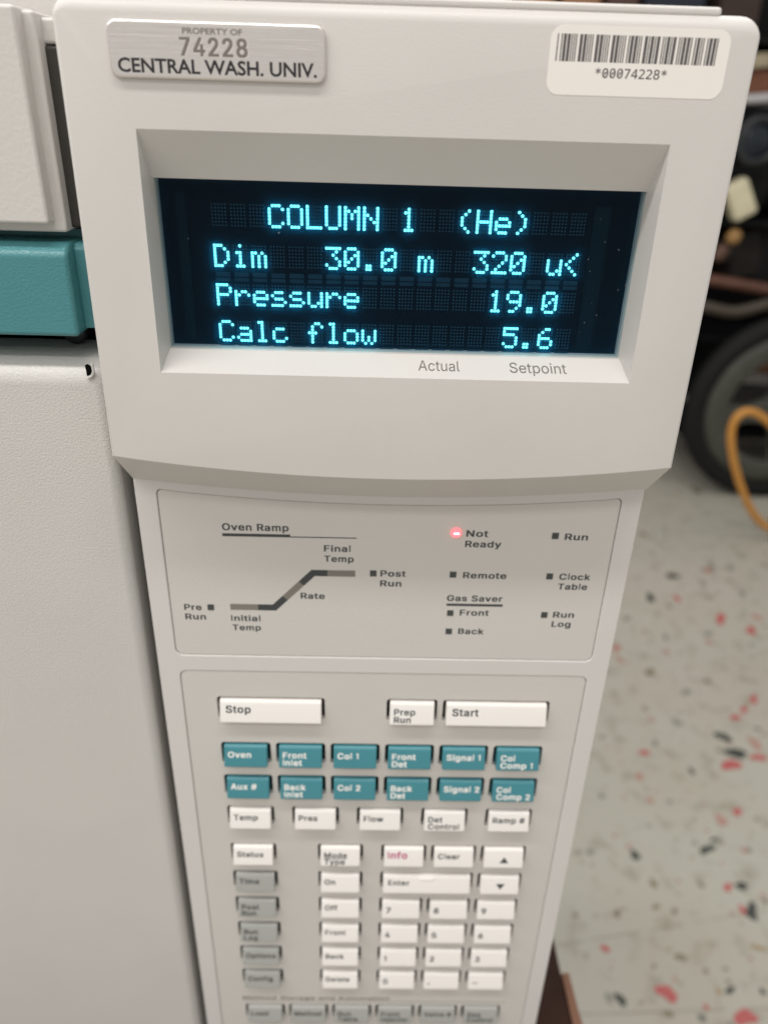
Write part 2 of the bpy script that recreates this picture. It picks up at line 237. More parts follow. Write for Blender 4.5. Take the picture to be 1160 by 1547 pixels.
# ------------------------------------------------------------------ lettering
# letter outlines (advance, contours) in thousandths of the em
BCAP = 0.5367
BOLD = {' ':[188,[]],'#':[440,[[99,382,24,382,15,330,20,330,15,302,86,302,70,206,-6,206,-15,154,-10,154,-15,126,57,126,39,14,44,14,39,-14,140,-14,163,126,235,126,217,14,222,14,217,-14,319,-14,342,126,416,126,425,178,420,178,425,206,355,206,371,302,446,302,454,354,450,354,454,382,384,382,402,495,397,495,402,523,301,523,278,382,205,382,223,495,218,495,223,523,122,523],[265,302,249,206,176,206,192,302]]],'.':[188,[[70,-18,83,-17,95,-18,107,-17,120,-18,132,-17,143,-12,153,-5,160,4,165,15,166,27,165,39,164,41,165,43,166,55,165,67,160,78,153,87,143,95,132,99,120,101,107,99,95,101,83,99,70,101,58,99,47,95,38,87,31,78,26,67,25,55,26,43,27,41,26,39,25,27,26,15,31,4,38,-5,47,-12,58,-17]]],'0':[453,[[247,435,265,421,281,403,295,379,305,351,313,319,317,281,318,254,317,227,313,190,305,158,295,130,281,106,265,88,247,74,227,67,207,74,188,88,172,106,159,130,148,158,140,190,136,227,135,254,136,281,140,319,148,351,159,379,172,403,188,421,207,435,227,442],[60,444,44,409,32,368,25,320,23,268,24,254,23,240,25,188,32,140,44,99,60,64,81,33,105,10,133,-7,166,-17,202,-21,214,-20,227,-21,239,-20,252,-21,287,-17,320,-7,348,10,373,33,393,64,409,99,421,140,428,188,430,240,429,254,430,268,428,320,421,368,409,409,393,444,372,475,348,498,320,516,287,526,252,530,239,529,227,530,214,529,202,530,166,526,134,516,105,498,81,475]]],'1':[453,[[173,523,61,441,61,344,86,362,86,344,111,362,111,344,187,400,187,69,51,69,51,-14,416,-14,416,69,301,69,301,523]]],'2':[453,[[286,341,257,296,209,243,39,61,39,-14,414,-14,414,71,202,71,292,166,361,245,396,304,406,358,404,378,406,386,404,412,397,437,386,459,371,479,352,497,331,511,307,521,279,527,250,530,237,529,225,530,213,529,200,530,171,527,143,521,118,510,96,496,77,477,61,456,50,432,43,405,41,376,43,376,41,348,152,348,153,367,157,384,164,399,173,413,184,424,197,433,212,440,219,442,248,435,262,427,273,417,283,405,290,391,293,377]]],'3':[453,[[242,438,132,313,132,234,176,234,204,232,229,227,250,220,267,209,281,197,291,182,298,166,303,149,303,140,298,122,290,107,279,94,265,83,250,75,217,69,190,73,175,80,162,90,151,101,143,114,137,129,134,146,19,146,23,119,23,118,19,118,23,91,32,65,45,43,62,24,84,8,108,-4,134,-13,163,-19,193,-21,206,-20,218,-21,231,-20,243,-21,276,-19,306,-12,334,-2,358,13,379,31,395,52,408,76,416,103,418,131,417,145,418,159,416,186,408,213,396,236,379,258,358,276,333,290,305,300,272,304,271,304,397,447,397,523,45,523,45,438]]],'4':[453,[[438,91,438,177,368,177,368,332,257,332,257,177,149,177,336,495,320,495,336,523,222,523,15,172,15,91,257,91,257,-14,368,-14,368,91]]],'5':[453,[[279,103,266,89,251,78,234,70,227,68,198,74,163,103,155,116,150,130,147,144,35,144,38,119,39,116,35,116,38,91,46,67,58,46,73,27,93,10,115,-3,140,-13,167,-19,196,-21,206,-20,221,-21,231,-20,246,-21,277,-18,307,-11,334,1,357,18,378,38,394,62,406,88,414,118,416,149,415,166,416,177,415,201,410,224,404,245,395,265,383,283,370,299,355,313,337,325,319,335,299,342,277,346,254,348,246,347,229,348,221,347,204,348,165,341,176,438,391,438,391,523,71,523,42,267,45,267,42,239,103,232,107,234,128,232,132,234,153,232,192,254,221,259,233,256,250,248,265,237,278,223,289,207,296,189,301,169,302,162,301,156,297,136,289,118]]],'6':[453,[[267,227,280,214,289,199,297,183,301,163,301,151,297,132,289,115,280,100,267,87,254,77,238,69,226,66,215,69,199,77,185,87,173,100,163,116,156,133,151,152,151,164,156,183,163,200,173,215,185,227,199,238,215,245,226,248,238,245,254,237],[46,227,40,200,39,176,40,165,39,148,41,117,48,87,59,60,75,37,95,17,117,1,143,-11,171,-18,201,-21,216,-20,226,-21,241,-20,251,-21,281,-19,310,-11,335,0,357,16,377,36,393,59,404,84,412,113,414,143,413,157,414,171,412,201,405,229,395,254,380,275,362,294,341,309,317,319,289,326,260,328,253,327,235,328,231,327,347,495,328,495,347,523,227,523,112,354,55,253]]],'7':[453,[[37,523,37,438,286,438,72,14,86,14,72,-14,190,-14,416,435,416,523]]],'8':[453,[[95,268,92,266,76,255,62,242,50,226,40,209,33,190,28,170,27,149,28,138,27,121,29,95,37,70,49,48,66,28,86,11,111,-3,138,-13,169,-19,201,-21,214,-20,226,-21,239,-20,251,-21,284,-19,315,-13,342,-3,366,11,387,28,403,48,416,70,423,95,426,121,425,136,426,149,424,170,420,190,412,209,402,226,390,242,376,255,361,266,357,268,368,275,384,294,397,316,404,340,407,366,405,380,407,394,404,419,398,443,386,464,371,483,353,499,331,512,307,522,280,528,251,530,239,529,226,530,214,529,201,530,173,528,145,522,121,512,99,499,80,483,65,464,54,443,48,419,45,394,47,380,45,366,48,340,55,316,68,294,84,275],[190,428,202,435,226,440,250,435,263,428,274,418,283,406,289,393,293,378,293,373,289,358,282,344,273,333,262,322,249,314,226,309,203,314,190,322,178,333,170,344,163,358,159,373,159,378,163,393,170,406,178,418],[226,219,241,216,258,209,273,200,287,188,297,175,305,160,310,143,310,136,306,120,298,105,288,93,275,83,260,74,243,68,227,65,210,68,192,74,177,83,164,93,154,105,146,120,142,136,142,143,147,160,155,175,165,188,179,200,194,209,211,216]]],'9':[453,[[289,309,280,294,268,281,254,271,238,264,227,261,215,264,199,271,185,282,173,295,163,309,156,326,152,345,151,351,152,357,156,376,163,393,173,408,185,422,199,432,215,440,227,443,238,440,254,432,268,422,280,408,289,393,297,376,301,357,301,345,297,326],[72,233,91,215,112,200,136,189,164,183,193,181,200,182,218,181,220,181,105,14,124,14,105,-14,225,-14,340,154,398,256,407,282,412,308,414,333,413,349,414,361,412,392,404,422,393,448,377,472,358,492,335,508,310,520,281,527,251,530,238,529,226,530,214,529,201,530,171,527,143,520,118,508,95,493,75,473,60,450,48,425,41,396,39,366,40,352,39,338,41,308,47,280,58,255]]],'A':[480,[[239,358,262,288,289,213,190,213,216,288,238,357,239,359],[160,128,319,128,370,-14,488,-14,478,14,488,14,301,523,176,523,-9,14,1,14,-9,-14,110,-14]]],'B':[456,[[223,217,244,215,264,211,281,204,295,195,308,183,317,170,325,155,329,139,328,129,319,110,305,94,284,81,255,73,220,71,150,71,150,217],[308,379,310,368,305,354,298,340,289,328,277,318,263,310,213,299,150,299,150,438,215,438,245,435,269,427,288,415,300,399],[422,371,423,388,421,412,415,435,406,456,393,475,375,491,354,505,329,515,299,521,266,523,35,523,35,-14,272,-14,309,-12,342,-6,369,4,392,17,411,34,425,53,435,74,441,98,443,122,442,136,443,150,441,175,436,198,427,217,416,234,403,248,388,259,372,268,381,272,412,306,418,321,422,340,423,360]]],'C':[510,[[200,526,161,515,125,498,94,474,66,443,45,407,28,366,18,319,15,268,16,254,15,240,18,189,28,142,45,101,66,66,94,35,125,11,161,-7,200,-17,242,-21,260,-20,267,-21,285,-20,292,-21,318,-20,342,-16,366,-9,387,-1,408,11,427,24,444,39,460,57,473,77,484,98,492,122,498,146,491,146,498,174,383,174,364,128,332,95,290,74,260,70,234,77,209,90,186,108,166,131,150,159,138,190,131,228,129,254,131,281,138,318,150,350,166,377,186,400,209,418,234,431,263,439,290,435,332,414,364,381,383,334,498,334,492,359,491,362,498,362,492,387,484,411,473,432,460,452,444,470,427,485,408,498,387,510,365,518,292,530,276,528,267,530,251,528,242,530]]],'D':[502,[[295,414,319,396,339,373,354,347,365,316,372,280,373,255,372,230,365,194,354,163,338,136,318,113,293,95,264,82,228,74,190,71,150,71,150,438,196,438,233,435,266,427],[244,-14,292,-11,337,0,376,17,409,40,437,70,458,105,474,145,484,191,487,241,486,255,487,269,484,319,474,365,458,405,437,440,410,469,378,492,340,509,297,519,250,523,35,523,35,-14]]],'E':[419,[[380,300,150,300,150,438,397,438,397,523,35,523,35,-14,400,-14,400,71,150,71,150,215,380,215]]],'F':[410,[[150,292,150,438,394,438,394,523,35,523,35,-14,150,-14,150,207,371,207,371,292]]],'G':[520,[[15,268,16,254,15,240,18,190,28,143,44,102,66,66,93,35,124,11,160,-6,201,-17,244,-21,258,-20,269,-21,283,-20,294,-21,332,-18,369,-9,402,5,430,24,456,48,476,77,491,109,500,146,503,186,503,270,258,270,258,185,387,185,381,161,371,137,357,117,340,99,320,85,297,75,271,69,264,69,235,77,209,90,186,108,166,132,150,159,138,190,131,228,129,254,131,281,138,318,150,350,166,377,186,401,208,418,233,431,260,439,290,434,331,413,362,379,383,335,499,335,493,358,491,363,499,363,493,386,485,409,474,430,461,450,445,468,428,483,409,497,388,509,365,518,342,524,316,528,290,530,279,529,265,530,254,529,240,530,198,526,159,515,124,498,93,474,66,443,44,407,28,366,18,319]]],'I':[300,[[294,523,6,523,6,438,93,438,93,71,6,71,6,-14,294,-14,294,71,208,71,208,438,294,438]]],'L':[393,[[35,523,35,-14,386,-14,386,71,150,71,150,523]]],'M':[628,[[367,-14,479,272,479,-14,593,-14,593,523,451,523,327,201,317,172,315,165,312,173,302,201,177,523,35,523,35,-14,147,-14,147,272,261,-14]]],'N':[523,[[488,-14,488,523,374,523,374,187,368,197,161,523,35,523,35,-14,150,-14,150,321,152,317,177,276,362,-14]]],'O':[533,[[299,431,324,419,347,401,367,378,383,351,395,319,403,281,404,254,403,227,395,190,383,158,367,131,347,108,324,90,299,77,271,69,263,69,235,77,209,90,186,108,166,131,150,158,138,190,131,227,129,254,131,281,138,318,150,350,166,378,186,401,209,419,235,431,263,439,271,439],[67,443,45,407,29,366,19,319,15,268,16,254,15,240,19,189,29,142,45,101,67,66,94,35,125,11,161,-7,200,-17,242,-21,255,-20,267,-21,280,-20,292,-21,334,-17,373,-7,409,11,440,35,467,66,489,101,505,142,515,189,518,240,517,254,518,268,515,319,505,366,489,407,467,443,440,474,409,498,373,515,334,526,292,530,280,529,267,530,255,529,242,530,200,526,161,515,125,498,94,474]]],'P':[445,[[400,229,415,251,425,277,432,305,434,334,433,348,434,362,432,391,425,419,415,444,400,466,381,486,357,501,330,513,297,520,260,523,35,523,35,-14,150,-14,150,172,260,172,297,174,330,181,357,193,381,209],[254,432,272,425,287,415,299,402,308,388,314,371,318,353,318,342,314,324,308,308,299,293,287,280,272,270,254,263,232,258,208,256,150,256,150,438,207,438,232,437]]],'R':[449,[[150,438,208,438,233,437,255,432,273,426,287,416,300,404,309,391,315,375,319,357,319,347,315,330,309,314,300,301,288,290,273,281,255,274,233,270,209,269,150,269],[358,203,381,218,401,236,415,257,426,282,432,309,434,338,433,352,434,366,432,395,426,423,415,447,401,469,381,488,358,503,330,514,297,521,261,523,35,523,35,-14,150,-14,150,184,222,184,328,-14,453,-14,438,14,453,14,351,200]]],'S':[447,[[433,125,432,142,433,153,432,174,427,194,420,212,384,252,337,278,289,293,237,307,194,322,156,348,147,359,142,374,142,377,146,391,154,404,164,416,177,426,192,434,210,440,225,442,229,442,255,435,277,423,295,408,307,387,312,364,426,364,423,389,422,392,426,392,423,417,415,441,402,463,386,482,365,498,341,512,314,521,284,528,252,530,240,529,227,530,214,529,202,530,170,528,140,522,113,512,88,498,67,481,50,462,37,439,29,414,27,386,28,376,27,358,31,327,42,299,61,275,87,255,120,238,159,225,220,208,271,191,307,165,314,154,319,140,319,136,313,120,304,106,293,93,278,83,261,74,242,68,232,66,191,73,175,80,160,90,148,102,139,116,133,132,129,151,13,151,17,123,13,123,17,95,26,69,39,46,56,26,78,9,103,-5,131,-15,164,-21,199,-23,212,-22,224,-23,237,-22,249,-23,285,-21,319,-14,348,-3,373,11,395,29,411,50,424,72,431,98]]],'T':[449,[[7,438,168,438,168,-14,282,-14,282,438,442,438,442,523,7,523]]],'V':[480,[[370,523,265,220,242,152,241,148,217,220,109,523,-9,523,1,495,-9,495,179,-14,303,-14,488,495,478,495,488,523]]],'a':[389,[[11,160,7,142,5,122,6,107,5,94,7,71,13,49,23,31,35,15,51,1,69,-9,90,-16,112,-21,135,-23,143,-22,160,-23,168,-22,185,-23,240,-13,252,-5,252,-14,362,-14,362,265,360,292,355,315,347,334,337,350,325,364,311,374,264,393,219,398,208,396,194,398,183,396,169,398,108,389,89,382,70,372,54,360,39,345,26,326,16,305,28,301,26,298,16,277,75,260,79,266,100,260,104,266,125,260,143,287,174,308,195,312,215,308,242,283,248,257,246,254,240,249,209,241,153,234,100,225,53,207,39,198,28,187,18,175],[120,110,122,116,128,125,159,145,200,154,225,157,251,161,251,152,249,137,245,121,238,107,229,94,217,82,203,73,186,65,175,63,155,66,127,86]]],'b':[424,[[139,523,28,523,28,-14,137,-14,137,-2,147,-10,163,-17,183,-21,204,-22,215,-21,229,-22,240,-21,254,-22,285,-20,313,-11,338,2,360,20,380,43,395,70,406,101,413,137,415,175,414,189,415,203,413,241,406,276,395,307,380,333,360,357,338,375,313,388,284,396,254,398,239,397,229,398,214,397,204,398,182,397,162,393,146,387,139,381],[160,109,150,129,143,151,139,177,139,202,143,227,150,249,159,268,172,285,186,298,203,308,220,313,238,308,255,297,269,284,282,267,291,247,298,225,302,201,302,178,298,153,291,131,281,111,269,93,254,80,237,69,220,64,204,69,187,79,172,92]]],'c':[396,[[279,131,267,103,246,80,218,66,206,64,188,69,170,80,155,94,143,112,133,131,127,153,123,177,122,187,123,198,127,222,133,244,143,264,155,282,170,296,188,307,205,313,217,311,245,297,265,275,278,248,300,254,303,248,325,254,328,248,387,263,375,288,387,291,365,336,330,370,285,391,232,398,215,397,207,398,190,397,182,398,150,396,119,387,92,374,68,355,47,332,31,305,19,274,12,239,9,201,10,187,9,173,12,136,19,102,31,71,47,44,68,21,92,2,119,-11,150,-20,182,-22,190,-21,207,-22,215,-21,232,-22,286,-15,331,7,366,42,388,88,376,91,388,116,329,131,327,125,304,131,302,125]]],'d':[424,[[210,-21,220,-22,242,-21,261,-17,277,-10,288,-2,288,-14,397,-14,397,523,286,523,286,381,278,387,262,393,243,397,221,398,211,397,196,398,186,397,171,398,141,396,112,388,87,375,65,357,45,333,30,307,18,276,11,241,9,203,10,189,9,175,11,137,18,101,30,70,45,43,64,20,86,2,112,-11,140,-20,170,-22,185,-21,195,-22],[143,111,134,131,127,153,123,178,122,189,123,201,127,225,133,247,143,267,155,284,170,297,187,308,204,313,221,308,238,298,253,285,265,268,275,249,281,227,285,202,286,189,285,177,281,151,274,129,265,109,253,92,238,79,221,69,204,64,187,69,170,80,155,93]]],'e':[404,[[19,273,11,238,9,201,10,187,9,173,11,136,19,101,31,71,47,44,68,21,92,2,120,-11,152,-20,187,-22,202,-21,212,-22,227,-21,237,-22,262,-21,286,-17,308,-10,327,0,345,12,360,25,373,41,383,58,390,77,379,80,383,86,390,105,331,119,328,114,306,119,303,114,281,119,260,87,229,67,208,64,194,67,176,75,160,87,146,102,135,120,127,141,125,155,396,155,396,208,395,240,390,270,382,296,372,318,359,338,344,355,328,369,310,380,291,388,230,398,212,397,205,398,187,397,180,398,148,396,117,387,90,373,66,355,46,331,30,304],[238,300,252,288,264,272,273,255,279,235,127,235,127,237,134,256,144,272,156,287,171,299,189,309,205,313,221,309]]],'f':[254,[[203,458,209,459,215,458,227,454,229,459,240,458,252,454,268,507,260,509,268,535,247,541,212,544,205,542,187,544,180,542,162,544,110,533,95,524,82,513,71,500,62,484,57,466,56,446,56,393,-19,393,-19,313,56,313,56,-14,167,-14,167,313,253,313,253,393,167,393,167,405,168,421,172,435,179,446,189,454,196,456,202,454]]],'g':[425,[[88,13,113,1,141,-7,170,-9,185,-8,195,-9,210,-8,220,-9,242,-8,261,-4,277,2,283,-20,273,-44,257,-61,236,-73,214,-80,179,-74,147,-52,126,-27,109,-37,101,-27,84,-37,76,-27,26,-55,41,-75,26,-83,57,-124,109,-154,131,-160,155,-163,182,-165,195,-164,207,-165,220,-164,232,-165,261,-163,290,-158,316,-150,339,-138,359,-123,375,-104,388,-81,395,-54,397,-23,397,393,288,393,288,379,278,387,262,393,243,397,221,398,211,397,196,398,186,397,171,398,141,396,113,388,87,375,65,357,45,334,30,307,18,277,11,242,9,205,10,191,9,177,11,140,19,106,30,76,46,51,65,29],[275,135,265,117,253,101,239,89,222,80,205,76,188,81,170,90,156,102,143,118,134,137,127,157,123,181,122,192,123,203,127,227,134,248,143,267,155,284,170,298,187,308,205,313,222,308,239,298,253,285,266,269,275,250,282,229,286,204,286,180,282,156]]],'h':[410,[[28,523,28,-14,139,-14,139,213,140,233,144,252,151,269,161,283,172,294,186,303,201,310,209,312,231,304,248,290,261,272,268,248,271,221,271,-14,382,-14,382,254,380,285,375,312,366,335,354,354,338,370,320,383,300,391,277,397,252,398,243,397,227,398,218,397,202,398,175,396,150,388,139,382,139,523]]],'i':[167,[[151,497,150,508,146,518,139,526,130,532,120,536,109,538,98,536,96,535,95,536,84,538,73,536,72,535,70,536,59,538,48,536,38,532,29,526,22,518,18,508,16,497,18,487,19,484,18,480,16,469,18,459,22,449,29,441,38,434,48,430,59,429,70,430,72,431,73,430,84,429,95,430,96,431,98,430,109,429,120,430,130,434,139,441,146,449,150,459,151,469,150,480,149,484,150,487],[28,393,28,-14,139,-14,139,393]]],'j':[167,[[22,449,28,441,37,434,47,430,58,429,69,430,71,431,72,430,83,429,94,430,96,431,97,430,108,429,119,430,130,434,139,441,145,449,150,459,151,469,150,480,148,484,150,487,151,497,150,508,145,518,139,526,130,532,119,536,108,538,97,536,96,535,94,536,83,538,72,536,71,535,69,536,58,538,47,536,37,532,28,526,22,518,17,508,16,497,17,487,19,484,17,480,16,469,17,459],[29,-157,52,-155,72,-151,90,-143,105,-133,117,-120,127,-104,133,-86,138,-66,139,-44,139,393,28,393,28,-15,26,-32,22,-47,15,-58,6,-66,-7,-71,-23,-73,-35,-73,-35,-157,-21,-157,-10,-156,-10,-157,4,-157,15,-156,15,-157]]],'k':[381,[[385,365,358,365,385,393,259,393,139,270,139,523,28,523,28,-14,139,-14,139,127,150,137,269,-14,397,-14,375,14,397,14,238,215]]],'l':[189,[[130,-15,139,-16,155,-15,164,-16,187,-15,206,-11,200,16,206,17,195,68,185,67,171,66,170,66,170,68,160,67,151,71,145,76,139,113,139,523,28,523,28,70,30,45,37,23,49,6,65,-6,88,-14,114,-16]]],'m':[610,[[360,-14,360,233,370,276,399,306,412,312,418,313,431,309,448,299,460,284,468,264,471,240,471,-14,582,-14,582,269,580,297,575,322,566,342,554,360,539,375,522,386,503,394,483,399,462,400,457,399,437,400,432,399,412,400,356,389,321,364,312,375,293,389,270,397,244,400,235,398,219,400,210,398,194,400,147,390,137,382,137,393,28,393,28,-14,139,-14,139,224,140,243,144,261,151,275,160,288,170,298,183,306,204,311,213,308,228,297,240,283,247,265,249,246,249,-14]]],'n':[410,[[28,393,28,-14,139,-14,139,213,140,233,144,252,151,269,161,283,172,294,186,303,201,310,209,312,231,304,248,290,261,272,268,248,271,221,271,-14,382,-14,382,254,380,285,375,312,366,335,353,354,338,370,320,383,300,391,277,397,252,398,243,397,227,398,218,397,202,398,175,396,150,388,137,381,137,393]]],'o':[415,[[227,307,245,296,260,282,273,264,282,244,289,222,293,198,293,177,289,153,282,131,273,112,260,94,245,80,227,69,207,63,188,69,170,80,155,94,143,112,133,131,127,153,123,177,122,187,123,198,127,222,133,244,143,264,155,282,170,296,188,307,207,314],[47,332,31,305,19,274,12,239,9,201,10,187,9,173,12,136,19,102,31,71,47,44,68,21,92,2,119,-11,150,-20,182,-22,195,-21,207,-22,220,-21,232,-22,265,-20,296,-11,324,2,347,21,368,44,384,71,396,102,404,136,406,173,405,187,406,201,404,239,396,274,384,305,368,332,347,355,324,374,296,387,265,396,232,398,220,397,207,398,195,397,182,398,150,396,119,387,92,374,68,355]]],'p':[424,[[160,109,150,129,143,151,139,177,139,202,143,227,150,249,159,268,172,285,186,298,203,308,220,313,238,308,255,297,269,284,282,267,291,247,298,225,302,201,302,178,298,153,291,131,281,111,269,93,254,80,237,69,220,64,204,69,187,79,172,92],[313,-11,338,2,360,20,380,43,395,70,406,101,413,137,415,175,414,189,415,203,413,241,406,276,395,307,380,333,360,357,338,375,313,388,284,396,254,398,239,397,229,398,214,397,204,398,182,397,162,393,146,387,137,380,137,393,28,393,28,-157,139,-157,139,-3,148,-10,164,-17,183,-21,204,-22,215,-21,229,-22,240,-21,254,-22,285,-20]]],'q':[424,[[397,393,288,393,288,379,278,387,262,393,243,397,221,398,211,397,196,398,186,397,171,398,141,396,112,388,87,375,65,357,45,333,30,307,18,276,11,241,9,203,10,189,9,175,11,137,18,101,30,70,45,43,64,20,86,2,112,-11,140,-20,170,-22,185,-21,195,-22,210,-21,220,-22,242,-21,261,-17,277,-10,286,-3,286,-157,397,-157],[143,111,134,131,127,153,123,178,122,189,123,201,127,225,133,247,143,267,155,284,170,297,187,308,204,313,221,308,238,298,253,285,265,268,275,249,281,227,285,202,286,189,285,177,281,151,274,129,265,109,253,92,238,79,221,69,204,64,187,69,170,80,155,93]]],'r':[259,[[28,393,28,-14,139,-14,139,223,140,240,144,256,151,270,160,282,171,292,184,301,199,307,209,309,218,308,218,311,230,310,243,308,243,311,255,310,268,308,268,398,254,398,238,399,228,398,213,399,203,398,188,399,166,397,146,391,137,386,137,393]]],'s':[365,[[219,76,202,67,183,62,165,66,149,74,136,86,126,102,119,121,96,116,94,121,71,116,69,121,11,108,16,87,19,82,11,80,16,59,25,40,37,24,51,10,68,-2,87,-11,108,-17,132,-21,157,-22,207,-22,235,-21,261,-16,285,-8,305,3,323,17,337,33,348,51,354,71,356,93,355,105,356,121,353,145,345,167,331,185,312,201,286,214,254,223,197,237,149,257,140,267,136,276,136,278,144,292,156,303,172,311,188,316,203,311,218,302,229,290,237,277,243,263,266,268,268,263,291,268,293,263,349,276,336,301,349,304,324,353,311,366,296,378,279,386,259,393,237,397,212,398,162,398,136,397,112,392,90,384,71,374,54,361,40,346,30,328,24,309,22,288,23,276,22,260,25,235,33,213,47,194,67,179,93,166,124,156,187,141,204,136,218,130,229,122,237,112,240,103,240,102,232,88]]],'t':[227,[[113,-15,143,-18,161,-17,168,-18,186,-17,193,-18,217,-17,238,-12,232,15,238,16,227,68,210,65,203,65,202,68,185,65,181,65,177,66,177,68,174,67,169,69,161,75,156,84,152,97,151,112,151,313,229,313,229,393,151,393,151,485,40,485,40,393,-19,393,-19,313,40,313,40,79,43,51,52,26,67,7,87,-7]]],'u':[410,[[149,107,141,131,139,158,139,393,28,393,28,125,29,95,35,68,44,45,56,25,72,9,90,-3,110,-12,133,-17,157,-19,170,-18,182,-19,195,-18,207,-19,234,-17,260,-9,273,-2,273,-14,382,-14,382,393,271,393,271,167,270,146,265,127,258,111,249,97,237,85,224,76,209,69,201,67,179,75,162,89]]],'v':[389,[[280,393,199,169,195,155,190,169,109,393,-8,393,3,365,-8,365,138,-14,251,-14,396,365,385,365,396,393]]],'w':[567,[[112,393,-2,393,6,365,-2,365,113,-14,224,-14,273,158,284,196,294,158,343,-14,454,-14,570,365,561,365,570,393,455,393,409,228,398,186,387,228,341,393,227,393,181,228,170,184,158,228]]],'x':[379,[[4,393,23,365,4,365,120,195,-4,14,15,14,-4,-14,116,-14,173,71,189,99,206,71,262,-14,383,-14,364,14,383,14,259,192,377,365,358,365,377,393,257,393,208,320,190,290,172,320,125,393]]],'y':[389,[[280,393,199,169,194,155,190,169,109,393,-8,393,3,365,-8,365,133,-2,126,-22,105,-60,81,-74,61,-72,61,-74,46,-73,36,-72,22,-125,29,-127,22,-153,40,-157,66,-159,73,-158,91,-159,98,-158,116,-159,164,-150,202,-121,229,-72,396,365,385,365,396,393]]]}
GCAP = 0.5087
